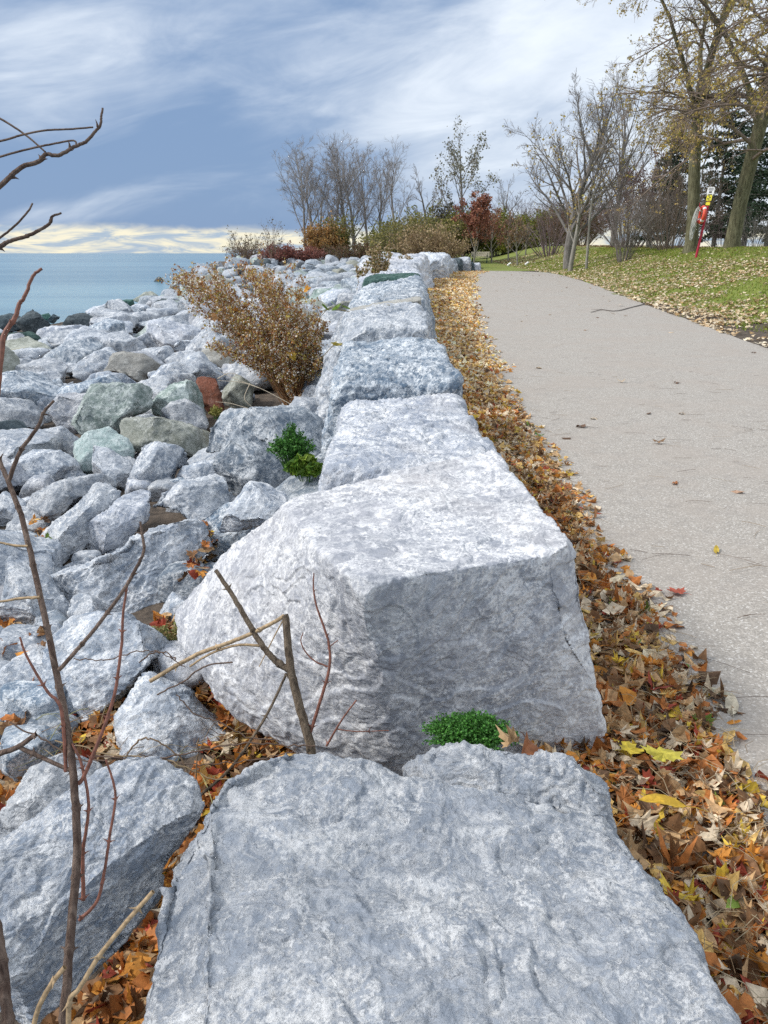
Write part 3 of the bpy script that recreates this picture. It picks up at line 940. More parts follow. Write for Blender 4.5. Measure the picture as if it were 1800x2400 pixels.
# farther out, towards the lake
for k, (mt, lb, pts) in enumerate([
        ('dark', 'tall black wet boulder at the waterline', ((100, 690), (140, 640), (180, 605), (230, 615), (280, 680), (330, 720), (290, 780), (180, 790), (100, 750))),
        ('dark', 'black wet boulder at the waterline by the picture edge', ((-60, 690), (60, 650), (130, 640), (130, 750), (60, 770), (-60, 750))),
        ('deep', 'small dark green stone at the waterline beside the tall black boulder', ((265, 650), (310, 640), (340, 680), (290, 700))),
        ('dark', 'small black wedge at the waterline', ((300, 700), (345, 650), (390, 670), (350, 715))),
        ('dark', 'wide charcoal boulder with a peaked top near the waterline', ((390, 760), (450, 660), (520, 640), (600, 675), (620, 700), (595, 765), (500, 770))),
        ('pale', 'white domed boulder at the waterline', ((545, 635), (620, 590), (720, 578), (770, 625), (650, 660), (610, 670))),
        ('deep', 'mossy dark stone on top of the waterline row', ((740, 605), (750, 565), (860, 560), (910, 580), (780, 620))),
        ('olive', 'olive pointed stone sticking up highest at the waterline', ((855, 560), (970, 498), (1035, 550), (930, 590))),
        ('pale', 'long pale stone below the mossy dark one', ((775, 625), (900, 588), (1015, 610), (1000, 635), (880, 640), (800, 645))),
        ('wall', 'grey lumpy boulder right of the olive pointed one', ((930, 595), (1000, 550), (1110, 553), (1140, 585), (1030, 615))),
        ('pale', 'big white block with a flat right side near the lake', ((595, 750), (600, 690), (700, 665), (860, 617), (890, 680), (898, 725), (830, 760), (780, 750), (720, 780))),
        ('dark', 'charcoal stone leaning against the big white block', ((640, 750), (690, 680), (765, 745), (760, 785), (700, 785))),
        ('blue', 'long low blue grey slab near the brown bush', ((870, 735), (900, 708), (1100, 668), (1185, 680), (1170, 705), (1080, 745), (950, 750))),
        ('olive', 'olive grey stone behind the long low slab', ((895, 670), (1000, 628), (1085, 658), (1085, 685), (910, 705))),
        ('pale', 'pale egg shaped boulder tilted beside the brown bush', ((880, 795), (960, 750), (1050, 733), (1098, 800), (1060, 865), (940, 885), (885, 840))),
        ('deep', 'dark green slab near the picture edge', ((-50, 785), (180, 773), (240, 790), (295, 855), (230, 880), (180, 830), (60, 840), (-50, 830))),
        ('pale', 'wide flat white boulder behind the dark green slab', ((265, 810), (380, 760), (680, 762), (805, 790), (780, 830), (500, 845), (480, 880), (380, 840), (300, 860))),
        ('pale', 'pale stone left of the tilted egg shaped one', ((795, 865), (860, 818), (930, 830), (945, 885), (880, 905), (800, 905))),
        ('blue', 'small grey stone below the wide flat white boulder', ((365, 850), (420, 825), (485, 835), (470, 880), (430, 890))),
        ('pale', 'pale stone between the wide flat boulder and the tan one', ((465, 880), (520, 830), (640, 828), (695, 865), (560, 890))),
        ('pale', 'long whitish boulder running up to the brown bush', ((1065, 880), (1140, 838), (1300, 808), (1440, 850), (1400, 890), (1250, 890), (1090, 900))),
        ('pale', 'pale rounded stone right of the big tan one', ((905, 935), (960, 888), (1060, 878), (1125, 925), (1040, 980))),
        ('pale', 'smooth tilted pale slab left of the brown bush', ((1035, 980), (1130, 905), (1250, 888), (1355, 960), (1330, 995), (1230, 985), (1100, 1000))),
        ('red', 'small reddish slab among the pale boulders', ((355, 955), (440, 918), (555, 912), (545, 935), (400, 975))),
        ('pale', 'broad low pale boulder near the picture edge', ((-40, 950), (60, 885), (250, 875), (395, 890), (415, 935), (250, 960), (100, 965))),
        ('pale', 'low white stone below the broad low one', ((5, 985), (100, 945), (200, 932), (265, 960), (275, 1005), (100, 1020), (20, 1010))),
        ('olive', 'olive lump at the left end of the big tan boulder', ((515, 1005), (570, 958), (645, 945), (620, 1030), (555, 1055))),
        ('tan', 'big flat tan boulder standing out among the pale ones', ((595, 1035), (680, 918), (800, 900), (920, 918), (1065, 1000), (945, 1055), (930, 1115), (860, 1085), (760, 1030), (690, 1030))),
        ('pale', 'long pale stone below the low white ones', ((110, 1110), (200, 1040), (360, 1020), (405, 1060), (250, 1120))),
        ('pale', 'pale domed boulder in front of the big tan one', ((475, 1140), (560, 1050), (700, 1022), (800, 1055), (895, 1115), (760, 1150), (620, 1150), (560, 1180), (480, 1170))),
        ('pale', 'tall white boulder right of the big tan one', ((935, 1100), (960, 1020), (1130, 978), (1230, 972), (1300, 1030), (1150, 1070), (1070, 1120), (990, 1210))),
        ('pale', 'pale stone left of the olive lump', ((275, 1005), (400, 968), (540, 968), (540, 1045), (420, 1040))),
        ('pale', 'pale boulder by the picture edge behind the cracked one', ((-40, 1140), (100, 1092), (215, 1110), (200, 1200), (100, 1220), (-40, 1200))),
        ('blue', 'grey stone at the picture edge right of a small gap', ((-30, 1045), (60, 998), (145, 1010), (80, 1070), (-30, 1080))),
        ('pale', 'small pale stone before the pinkish grey boulder', ((205, 1160), (320, 1148), (395, 1190), (330, 1220), (220, 1210))),
        ('blue', 'bluish stone left of the narrow pale one', ((225, 1120), (400, 1065), (435, 1100), (400, 1190), (260, 1150))),
        ('pale', 'narrow pale stone left of the pale domed boulder', ((398, 1120), (470, 1083), (485, 1170), (405, 1185))),
        ('pale', 'white rounded stone just behind the red brown one', ((1265, 1000), (1340, 978), (1430, 1000), (1445, 1065), (1380, 1060), (1290, 1030))),
        ('tan', 'tan grey boulder half hidden by the brown bush', ((1305, 890), (1400, 870), (1500, 925), (1535, 990), (1420, 1010), (1330, 970))),
        ('olive', 'dull grey boulder at the foot of the brown bush', ((1430, 1090), (1530, 1045), (1645, 1120), (1625, 1250), (1500, 1270), (1430, 1190))),
        ('pale', 'small pale stone behind the dull grey one at the bush', ((1480, 1010), (1560, 975), (1605, 1050), (1490, 1070))),
        ('blue', 'small stone between the charcoal boulder and dark green slab', ((275, 760), (340, 723), (395, 745), (370, 775)))]):
    S(ZA(*pts), mt, lb, seed=300 + k, lift=.45)

# the stones between, behind and beyond those: the largest in view as things, the far mass as one
rng = np.random.RandomState(77)
spots = []
y = 1.9
while y < 78:
    st = 0.62 + 0.030 * y if y < 30 else 1.5
    st = min(st, 1.45)
    x1 = float(wl(y)) - (0.75 if y < 10 else 1.45 + .012 * y)
    x0 = float(xs(y)) - 1.2
    x = x1
    while x > x0:
        vis = x / max(y * .95 + .4, 1) > -.62
        if vis:
            spots.append((x + rng.uniform(-.3, .3) * st, y + rng.uniform(-.35, .35) * st, st))
        x -= st
    y += st * 0.85
mats_ = ['pale'] * 13 + ['wall'] * 4 + ['blue'] * 5 + ['green', 'green', 'olive', 'tan', 'dark']
LBL = {'pale': ('pale grey boulder in the rock field between the lake and the wall', 'pale boulders of the rock field'),
       'wall': ('plain lavender grey boulder in the rock field between lake and wall', 'lavender grey boulders of the rock field'),
       'blue': ('blue grey mottled boulder in the rock field between lake and wall', 'blue grey boulders of the rock field'),
       'green': ('greenish boulder among the paler ones of the far rock field', 'greenish boulders of the rock field'),
       'mint': ('pale mint tinted boulder among the grey ones of the rock field', 'mint tinted boulders of the rock field'),
       'olive': ('olive brown boulder among the paler ones of the rock field', 'olive boulders of the rock field'),
       'tan': ('dull tan boulder among the grey ones of the far rock field', 'tan boulders of the rock field'),
       'dark': ('dark wet boulder low in the rock field toward the water', 'dark boulders of the rock field')}
cand = []
for x, y, st in spots:
    d = min(((x - a) ** 2 + (y - b) ** 2) ** .5 - c for a, b, c in HAND)
    cand.append((x, y, st, d))
hands = [(a, b, c) for a, b, c in HAND]
# small stones that choke the gaps between the near ones
for k in range(400):
    if k > 320 or len(HAND) > 118:
        break
    y = rng.uniform(2.3, 8.5)
    x = rng.uniform(max(-.60 * (y + .6), -5), -.75)
    d = min(((x - a) ** 2 + (y - b) ** 2) ** .5 - c * .9 for a, b, c in HAND)
    if not -.02 < d < .12 or (y < 3.0 and x > -1.3):
        continue
    size = rng.uniform(.16, .30)
    U, F = cube_sphere(16)
    U = U / (np.abs(U) ** 4).sum(1)[:, None] ** .25
    V = U * np.array([rng.uniform(.4, .6), rng.uniform(.4, .6), rng.uniform(.3, .45)]) * size
    V = cut(V, rng, [(rng.uniform(.6, .9), rng.normal(size=3)) for _ in range(7)], size)
    V = weather(V, orient(V, F), rng, size, 1, 4) + np.array([x, y, float(H(x, y)) + .06])
    HAND.append((x, y, size * .5))
    set_down('small_stone', V, orient(V, F), ROCK[['pale', 'wall', 'blue'][k % 3]], 'small stone filling a gap between the large near boulders', 'stone', 'small stones in the gaps of the near boulders')
things_left = 300 - len(HAND)
massV, massF, mb = [], [], 0
order = sorted(cand, key=lambda c: -(c[2] / (c[1] + .5)) if c[3] > -.1 else 0)
MASS = {}
n_t = 0
for x, y, st, d in order:
    if d < -0.05:
        continue
    fill = d < 0.30 * st                      # squeezed between the hand set ones: keep it small and low
    size = st * rng.uniform(.55, 1.0) * (0.62 if fill else 1.12)
    if y < 78:                                # keep the waterline where the photograph has it
        r_v = np.array([x, y, float(H(x, y)) + .30 * size]) - ORG
        dz_ = r_v @ FWD
        qx, qy = (r_v @ RGT / dz_ * 1802 + 900) / PX, (-(r_v @ UPV) / dz_ * 1802 + 1200) / PX
        lim_ = np.interp(qx, [-80, 0, 110, 130, 205, 220, 300, 370, 385, 480, 560], [728, 728, 726, 716, 714, 684, 655, 640, 585, 570, 560])
        if qy < lim_:
            continue
    if y < 3.4 and not fill:
        continue
    if y < 3.6 and x > -1.6:
        continue
    if 7.2 < y < 9.6 and -2.2 < x < -.3:
        size *= .6
    s_ = (float(wl(y)) - x) / (float(wl(y)) - float(xs(y)))
    mt = mats_[rng.randint(len(mats_))]
    if y < 8 and mt in ('mint', 'tan', 'green', 'dark'):
        mt = 'pale'
    if s_ > .9 and rng.rand() < .55:
        mt = 'dark' if rng.rand() < .6 else 'olive'
    if y > 25 and rng.rand() < .35:
        mt = ['green', 'blue', 'blue', 'dark'][rng.randint(4)]
    thing = n_t < things_left
    n = int(np.clip(size / y * 340 * .9, 7, 26)) if thing else 6
    U, F = cube_sphere(n)
    U = U / (np.abs(U) ** 5).sum(1)[:, None] ** (1 / 5)
    dims = np.array([rng.uniform(.42, .62), rng.uniform(.38, .55), rng.uniform(.26, .42)]) * size
    V = U * dims
    cs = [(rng.uniform(.58, .90), rng.normal(size=3) + (0, -.3, .5)) for _ in range(9)]
    V = cut(V, rng, cs, size)
    a, b = rng.uniform(0, 6.28), rng.normal() * .28
    ca, sa, cb, sb = math.cos(a), math.sin(a), math.cos(b), math.sin(b)
    V = V @ np.array([[cb, 0, -sb], [0, 1, 0], [sb, 0, cb]]) @ np.array([[ca, sa, 0], [-sa, ca, 0], [0, 0, 1]])
    F = orient(V, F)
    V = weather(V, F, rng, size, 1.0, 4)
    V = V + np.array([x, y, float(H(x, y)) + (-.02 if fill else .10) * size + (.10 * size if not fill else 0)])
    if thing:
        lb, gp = LBL[mt]
        set_down('boulder', V, F, ROCK[mt], lb, 'boulder', gp)
        n_t += 1
    else:
        a_ = MASS.setdefault('x', [[], [], [], 0])
        key = {'pale': 0, 'wall': 0, 'blue': 1, 'green': 2, 'mint': 2, 'olive': 3, 'tan': 3, 'dark': 4}[mt]
        a_[0].append(V)
        a_[1].append(F + a_[3])
        a_[2].append(np.full(len(F), key, np.int32))
        a_[3] += len(V)
if MASS:
    a_ = MASS['x']
    o = mk('distant_boulders', np.concatenate(a_[0]), np.concatenate(a_[1]), ROCK['pale'])
    for m_ in ('blue', 'green', 'olive', 'dark'):
        o.data.materials.append(ROCK[m_])
    o.data.polygons.foreach_set('material_index', np.concatenate(a_[2]))
    tag(o, 'far mass of small grey boulders between the wall and the point', 'boulders', kind='stuff')
print('rocks', len(HAND), n_t)
# ------------------------------------------------------------------ trees and shrubs
def unit(v):
    return v / (np.linalg.norm(v, axis=-1, keepdims=True) + 1e-12)


class Grow:
    def __init__(s, seed):
        s.r = np.random.RandomState(seed)
        s.lev = {}
        s.tips = []

    def limb(s, P, D, Ln, R0, R1, n, lev, wob=.12, trop=0.0, curve=None):
        """one wandering tapered limb; returns its points"""
        pts = [np.array(P, float)]
        d = unit(np.array(D, float))
        for k in range(n):
            d = unit(d + s.r.normal(size=3) * wob + np.array([0, 0, trop]) + (0 if curve is None else np.asarray(curve) / n))
            pts.append(pts[-1] + d * Ln / n)
        pts = np.array(pts)
        s.lev.setdefault(lev, ([], []))
        s.lev[lev][0].append(pts)
        s.lev[lev][1].append(np.linspace(R0, R1, n + 1))
        return pts

    def side(s, pts, t, spread, up=0.3):
        """a start on the limb at t and a direction leaving it at the given angle"""
        f = t * (len(pts) - 1)
        i = min(int(f), len(pts) - 2)
        P = pts[i] + (pts[i + 1] - pts[i]) * (f - i)
        d = unit(pts[i + 1] - pts[i])
        q = s.r.normal(size=3)
        q = unit(q - d * (q @ d))
        a = spread * s.r.uniform(.75, 1.25)
        return P, unit(d * math.cos(a) + q * math.sin(a) + np.array([0, 0, up * .3]))

    def branch(s, pts, R0, Ln, lev, top, kids, spread, trop, wob, t0=.25, droop=0.0):
        """fill a limb with side limbs down to the twigs of level `top`"""
        k = max(1, int(kids[lev] * s.r.uniform(.8, 1.2)))
        for i in range(k):
            t = t0 + (1 - t0) * (i + s.r.uniform(.1, .9)) / k
            P, D = s.side(pts, min(t, .99), spread[lev])
            L2 = Ln * s.r.uniform(.42, .72) * (1.15 - .55 * t)
            r2 = max(R0 * (1 - .75 * t) * .55, s.rmin)
            last = lev + 1 >= top
            q = s.limb(P, D, L2, r2, s.rmin * .55 if last else r2 * .35, 3 if last else 4, lev + 1, wob, trop, (0, 0, -droop) if droop else None)
            if last:
                s.tips.append(q)
            else:
                s.branch(q, r2, L2, lev + 1, top, kids, spread, trop, wob, .2, droop)


def leaf_faces(rng, P, size, tints, flat=0.0, tri=False):
    """small folded leaves (two triangles) at the points, with random tilt; one colour each"""
    n = len(P)
    a = unit(rng.normal(size=(n, 3)) * (1, 1, 1 - flat))
    b = unit(np.cross(a, rng.normal(size=(n, 3))))
    c = np.cross(a, b)
    s = size * rng.uniform(.6, 1.25, n)[:, None]
    V = np.stack([P - a * s * .5, P + b * s * .36 + c * s * .12, P + a * s * .5, P - b * s * .36 + c * s * .12], 1).reshape(-1, 3)
    i = np.arange(n)[:, None] * 4
    F = np.concatenate([i + [[0, 1, 2]], i + [[0, 2, 3]]])
    T = np.asarray(tints)[rng.randint(len(tints), size=n)] * rng.uniform(.7, 1.25, n)[:, None]
    return V, F, np.repeat(np.clip(T, 0, 1), 4, 0)


def build_tree(name, base, g, label, cat, barkm, twigm, split=1, leaves=None, group=None, ks=(9, 6, 4, 3, 3, 3)):
    root = empty(name, base, label, cat, group)
    t, c = MB(), MB()
    for lev, (pl_, rl_) in g.lev.items():
        V, F = tubes(pl_, rl_, ks[min(lev, 5)])
        (t if lev <= split else c).add(V, F)
    t.build('trunk', barkm, root)
    if c.V:
        crown = c.build('crown', twigm, root)
        if leaves is not None and len(leaves[0]):
            V, F, T = leaves
            m = MB()
            m.add(V, F, T)
            m.build('foliage', M_LEAF_TREE, crown, colour=True, smooth=False)
    return root


def leaves_at(rng, tips, per, size, tints, jitter=.12, prob=1.0, cond=None):
    P = []
    for q in tips:
        if rng.rand() > prob or (cond is not None and not cond(q[-1])):
            continue
        for k in range(per):
            t = rng.uniform(.2, 1.05)
            i = min(int(t * (len(q) - 1)), len(q) - 2)
            P.append(q[i] + (q[i + 1] - q[i]) * (t * (len(q) - 1) - i) + rng.normal(size=3) * jitter)
    if not P:
        return (np.zeros((0, 3)), np.zeros((0, 3), int), np.zeros((0, 3)))
    return leaf_faces(rng, np.array(P), size, tints)


def bare_tree(base, top, seed, label, name='bare_tree', rt=None, limbs=7, lean=(0, 0), spread=.5, kids=(0, 9, 7, 6), top_lev=4, fork=.3, wide=.36,
              barkm=None, twigm=None, leaves=None, group=None, rmin=.012, cat='tree', trop=.03, wob=.11):
    """a vase shaped deciduous tree: trunk, a fan of rising limbs, branches and twigs"""
    base = np.asarray(base, float)
    hgt = float(top)
    g = Grow(seed)
    g.rmin = rmin
    rt = rt or hgt * .018
    D = unit(np.array([lean[0], lean[1], 1.0]))
    tr = g.limb(base - (0, 0, .15), D, hgt * (fork + .1), rt, rt * .72, 6, 0, .035, .02)
    tr2 = g.limb(tr[-1], unit(tr[-1] - tr[-2]), hgt * (.88 - fork), rt * .70, rmin, 8, 1, .08, .05)
    g.branch(tr2, rt * .6, hgt * .42, 1, top_lev, kids, (0, spread * 1.1, .75, .7, .7), trop, wob, .12)
    spine = np.concatenate([tr[3:], tr2[1:]])
    for k in range(limbs):
        a = 2.4 * k + g.r.uniform(-.5, .5)
        t = ((k + g.r.rand()) / limbs) ** 1.3          # up the stem: low limbs long and wide, high ones short and steep
        f_ = t * .62 * (len(spine) - 1)
        i_ = int(f_)
        P = spine[i_] + (spine[min(i_ + 1, len(spine) - 1)] - spine[i_]) * (f_ - i_)
        s_ = wide * g.r.uniform(.75, 1.25) * (1.25 - .7 * t)
        d = unit(np.array([math.cos(a) * s_ * 1.9, math.sin(a) * s_ * 1.9, 1.0]) + np.array([lean[0], lean[1], 0]))
        Ln = max((base[2] + hgt - P[2]) * g.r.uniform(.85, 1.05) * (.66 + .34 * t), hgt * .2)
        r_ = rt * g.r.uniform(.34, .50) * (1 - .5 * t)
        q = g.limb(P, d, Ln, r_, rmin, 8, 1, .07, .05)
        g.branch(q, r_, Ln * .5, 1, top_lev, kids, (0, spread, .7, .7, .7), trop, wob, .22)
    lv = None
    if leaves:
        lv = leaves_at(g.r, g.tips, leaves.get('per', 2), leaves['size'], leaves['tints'], leaves.get('jit', .12), leaves.get('prob', 1), leaves.get('cond'))
    return build_tree(name, base, g, label, cat, barkm or M_BARK_GREY, twigm or M_TWIG, 1, lv, group)


def shrub(base, hgt, width, seed, label, stems=26, twigs=9, twigm=None, leaves=None, name='shrub', cat='shrub', group=None, rmin=.007, arch=.25, r0=.02, lev3=3, depth=None):
    """many stems from one foot, arching outwards"""
    base = np.asarray(base, float)
    g = Grow(seed)
    g.rmin = rmin
    dw = depth if depth else width
    for k in range(stems):
        a = g.r.uniform(0, 6.283)
        e = math.sqrt(g.r.uniform(0, 1))
        off = np.array([math.cos(a) * e * width * .16, math.sin(a) * e * dw * .16, -.05])
        d = np.array([math.cos(a) * e * width * .5, math.sin(a) * e * dw * .5, hgt * (1.05 - .35 * e * e)])
        Ln = np.linalg.norm(d) * g.r.uniform(.72, 1.02)
        q = g.limb(base + off, unit(d), Ln, r0 * g.r.uniform(.6, 1.1), rmin, 6, 0, .07, .02, (math.cos(a) * arch, math.sin(a) * arch, -arch * .4))
        for i in range(twigs):
            t = .2 + .8 * (i + g.r.rand()) / twigs
            P, D = g.side(q, min(t, .99), .6)
            w = g.limb(P, D, Ln * g.r.uniform(.16, .38), rmin, rmin * .6, 3, 2, .14, .05)
            g.tips.append(w)
            for j in range(lev3):
                P, D = g.side(w, g.r.uniform(.2, .95), .7)
                g.tips.append(g.limb(P, D, Ln * g.r.uniform(.06, .15), rmin * .75, rmin * .5, 2, 3, .1, .05))
    lv = None
    if leaves:
        lv = leaves_at(g.r, g.tips, leaves.get('per', 3), leaves['size'], leaves['tints'], leaves.get('jit', .08), leaves.get('prob', 1), leaves.get('cond'))
    root = empty(name, base, label, cat, group)
    t, c = MB(), MB()
    for lev, (pl_, rl_) in g.lev.items():
        (t if lev == 0 else c).add(*tubes(pl_, rl_, 4 if lev == 0 else 3))
    t.build('stems', twigm or M_TWIG, root)
    cr = c.build('twigs', twigm or M_TWIG, root)
    if lv is not None and len(lv[0]):
        m = MB()
        m.add(*lv)
        m.build('foliage', M_LEAF_TREE, cr, colour=True, smooth=False)
    return root


def foot(px, y):
    """ground point under a picture column at the given distance"""
    for _ in range(1):
        x = at_y(px, 560, y)[0]
    z = float(H(x, y))
    x = (px * PX - 900) / 1802 * ((np.array([0, y, z]) - ORG) @ FWD)
    return np.array([x, y, float(H(x, y))])


def tall(px, y, ytop):
    """height of a thing standing there whose top shows at picture row ytop"""
    b = foot(px, y)
    return float(at_y(px, ytop, y)[2] - b[2])


YEL = [(.52, .40, .10), (.58, .44, .13), (.46, .35, .12), (.54, .38, .13), (.38, .34, .10), (.50, .38, .2)]
# the bare row on the point beyond the rocks
for k, (px, y, ytop, seed, lean, lb, kw) in enumerate([
        (664, 76, 312, 1, (-.12, 0), 'leftmost tree of the bare row, leaning toward the lake', dict(limbs=7)),
        (678, 79, 318, 2, (-.05, 0), 'dark slim bare tree next to the leftmost leaning one', dict(limbs=6)),
        (692, 77, 345, 3, (-.06, 0), 'bare tree rising behind the orange bush on the point', dict(limbs=6)),
        (727, 82, 330, 4, (.02, 0), 'bare many limbed tree between orange bush and twin trunks', dict(limbs=8)),
        (752, 78, 300, 5, (-.04, 0), 'left of the two close thick trunks, tallest of the bare row', dict(limbs=8)),
        (763, 77, 304, 6, (.06, 0), 'right of the two close thick trunks in the bare row', dict(limbs=7)),
        (797, 83, 318, 7, (-.03, 0), 'slender bare tree right of the twin trunks', dict(limbs=6)),
        (822, 79, 335, 8, (.0, 0), 'bare tree standing behind the tall tan goldenrod', dict(limbs=7)),
        (851, 88, 322, 9, (.0, 0), 'straight single trunked bare tree with a narrow crown', dict(limbs=5, wide=.22, fork=.45))]):
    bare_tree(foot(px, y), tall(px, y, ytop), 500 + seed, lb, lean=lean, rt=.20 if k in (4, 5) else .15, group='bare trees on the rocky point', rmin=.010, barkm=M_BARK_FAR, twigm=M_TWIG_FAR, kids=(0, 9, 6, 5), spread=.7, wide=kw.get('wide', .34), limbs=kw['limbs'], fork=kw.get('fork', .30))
bare_tree(foot(922, 84), tall(922, 84, 372), 521, 'low spreading bare tree with wide crooked limbs behind the tan reeds', rt=.25, wide=.75, limbs=8, spread=.7, fork=.2, rmin=.014, kids=(0, 6, 5, 4))
bare_tree(foot(1000, 92), tall(1000, 92, 290), 522, 'tall thinly leaved grey green tree left of the young trees', rt=.22, wide=.42, limbs=6, fork=.38, rmin=.013, kids=(0, 7, 5, 4), spread=.6,
          leaves=dict(per=3, size=.24, tints=[(.22, .21, .13), (.28, .25, .15), (.2, .2, .16)], jit=.25, prob=.7))
bare_tree(foot(1085, 105), tall(1085, 105, 385), 523, 'misty bare tree far behind the bench', rt=.2, wide=.5, limbs=8, fork=.25, rmin=.015, kids=(0, 6, 5, 4), spread=.6)

# the pair on the lawn's edge, with company
bare_tree(foot(1226, 50), tall(1226, 50, 172), 531, 'large dark bare tree standing behind the pale slim trunk at the path bend', rt=.30, wide=.50, limbs=15, fork=.25, spread=.75, kids=(0, 10, 7, 5), rmin=.0085,
          leaves=dict(per=1, size=.17, tints=YEL, prob=.14, cond=lambda p: p[2] < 9))
bare_tree(foot(1231, 46.5), tall(1231, 46.5, 400), 532, 'slim pale trunk in front of the large dark bare tree', rt=.15, wide=.26, limbs=5, fork=.45, spread=.5, kids=(0, 5, 4, 3), rmin=.009, barkm=M_BARK_PALE, twigm=M_TWIG_WARM,
          leaves=dict(per=2, size=.16, tints=YEL, prob=.25))
bare_tree(foot(1266, 46), tall(1266, 46, 380), 533, 'thin straight young tree right of the pale slim trunk', rt=.085, wide=.18, limbs=3, fork=.6, spread=.45, kids=(0, 5, 4, 3), rmin=.008, barkm=M_BARK_PALE, leaves=dict(per=1, size=.15, tints=YEL, prob=.25), name='young_tree')
bare_tree(foot(1298, 56), tall(1298, 56, 570), 534, 'tiny staked sapling on the lawn behind the thin straight young tree', rt=.03, limbs=2, kids=(0, 3, 3, 2), rmin=.007, name='sapling') if False else None
bare_tree(foot(1322, 68), tall(1322, 68, 165), 535, 'tall brown bare tree behind the pair at the path bend', rt=.24, wide=.36, limbs=12, fork=.26, spread=.6, kids=(0, 8, 6, 4), rmin=.010, twigm=M_TWIG,
          leaves=dict(per=1, size=.2, tints=YEL, prob=.08))
shrub(foot(1345, 44.5), 3.6, 2.1, 536, 'many stemmed bare grey shrub standing alone on the lawn', stems=34, twigs=7, r0=.022, rmin=.007, arch=.1, name='multi_stem_shrub')
shrub(foot(1186, 66), 3.9, 5.2, 537, 'dark bare multi stemmed shrub on the slope left of the pale slim trunk', stems=22, twigs=9, r0=.05, rmin=.012, twigm=M_TWIG_PURPLE)
shrub(foot(1252, 76), 4.2, 6.5, 538, 'brown twiggy thicket behind the pair of trees at the bend', stems=60, twigs=10, r0=.03, rmin=.013, twigm=M_TWIG_WARM, leaves=dict(per=2, size=.16, tints=[(.16, .085, .05), (.2, .11, .065)], prob=.7))
shrub(foot(1210, 80), 3.4, 4.5, 545, 'rusty brown low thicket left of the twiggy one behind the pair', stems=40, twigs=10, r0=.03, rmin=.013, twigm=M_TWIG_WARM, leaves=dict(per=2, size=.16, tints=[(.2, .11, .065), (.17, .09, .06)], prob=.8))
bare_tree(foot(1400, 62), tall(1400, 62, 325), 539, 'small tree with dull purple brown leaves before the evergreens', rt=.22, wide=.6, limbs=9, fork=.16, spread=.65, kids=(0, 7, 6, 4), rmin=.012, twigm=M_TWIG_PURPLE,
          leaves=dict(per=2, size=.2, tints=[(.14, .06, .05), (.18, .08, .06), (.12, .06, .055)], prob=.6))
shrub(foot(1355, 60), 6.2, 6.5, 540, 'purplish bare thicket behind the lone many stemmed shrub', stems=46, twigs=10, r0=.035, rmin=.011, twigm=M_TWIG_PURPLE)
shrub(foot(1448, 47), 4.6, 4.6, 541, 'pale twiggy bare bush left of the mossy trunks', stems=48, twigs=11, r0=.022, rmin=.008, twigm=M_TWIG_WARM)
shrub(foot(1420, 52), 3.8, 3.6, 542, 'grey bare bush in the shade left of the pale twiggy one', stems=36, twigs=10, r0=.022, rmin=.009)
shrub(foot(1628, 42.5), 2.0, 2.4, 543, 'low dark bare bush right of the thick mossy trunk', stems=26, twigs=8, r0=.016, rmin=.007)
shrub(foot(1560, 52), 2.6, 4.0, 544, 'low tangled bush in the shade between the two mossy trunks', stems=30, twigs=9, r0=.016, rmin=.008, twigm=M_TWIG_PURPLE)


def big_maple(base, hgt, rt, lean, seed, label, limbs, leafp=.5, rmin=.008, kids=(0, 10, 6, 4), rot=0.0, size=.105):
    """heavy trunk, long spreading limbs, drooping leafy twigs"""
    base = np.asarray(base, float)
    g = Grow(seed)
    g.rmin = rmin
    n = 10
    ht = hgt * .36
    tr = g.limb(base - (0, 0, .2), (lean[0], lean[1], 1), ht, rt, rt * .8, n, 0, .03, .02)
    # swollen foot
    g.lev[0][1][0][:] = np.interp(np.linspace(0, 1, n + 1), [0, .10, .22, .7, 1], [rt * 1.32, rt, rt * .93, rt * .84, rt * .8])
    leaders = []
    for k in range(4):                                 # the stem divides into rising leaders
        a = rot + k * 1.57 + g.r.uniform(-.4, .4)
        e = (.10, .42, .34, .5)[k]
        st_ = tr[-1 - (k % 3)]
        q = g.limb(st_, (math.cos(a) * e + lean[0], math.sin(a) * e + lean[1], 1), (hgt - ht) * (1, .9, .85, .75)[k], rt * (.66, .5, .46, .4)[k], .02, 12, 0, .10, .02)
        leaders.append(q)
        g.branch(q, rt * .3, hgt * .22, 1, 4, (0, 7, 5, 4), (0, .8, .7, .7), 0, .12, .35, .2)
    for (h, ang, el_, Ln) in limbs:
        q0 = leaders[g.r.randint(4)] if h > ht * .96 else tr
        zz = q0[:, 2] - base[2]
        P = np.array([np.interp(h, zz, q0[:, c_]) for c_ in range(3)])
        d = np.array([math.cos(ang), math.sin(ang), math.tan(el_)])
        r_ = rt * (.27 - .15 * h / hgt)
        q = g.limb(P, d, Ln, r_, .012, 9, 1, .08, .0, (0, 0, -.75))
        g.branch(q, r_ * 1.2, Ln * .50, 1, 4, kids, (0, .62, .7, .7), -.01, .12, .12, .35)
    lv = leaves_at(g.r, g.tips, 6, size, YEL, .05, leafp * .58)
    return build_tree('maple_tree', base, g, label, 'tree', M_BARK_MOSS, M_TWIG_WARM, 0, lv, 'mossy trunked maples keeping yellow leaves')


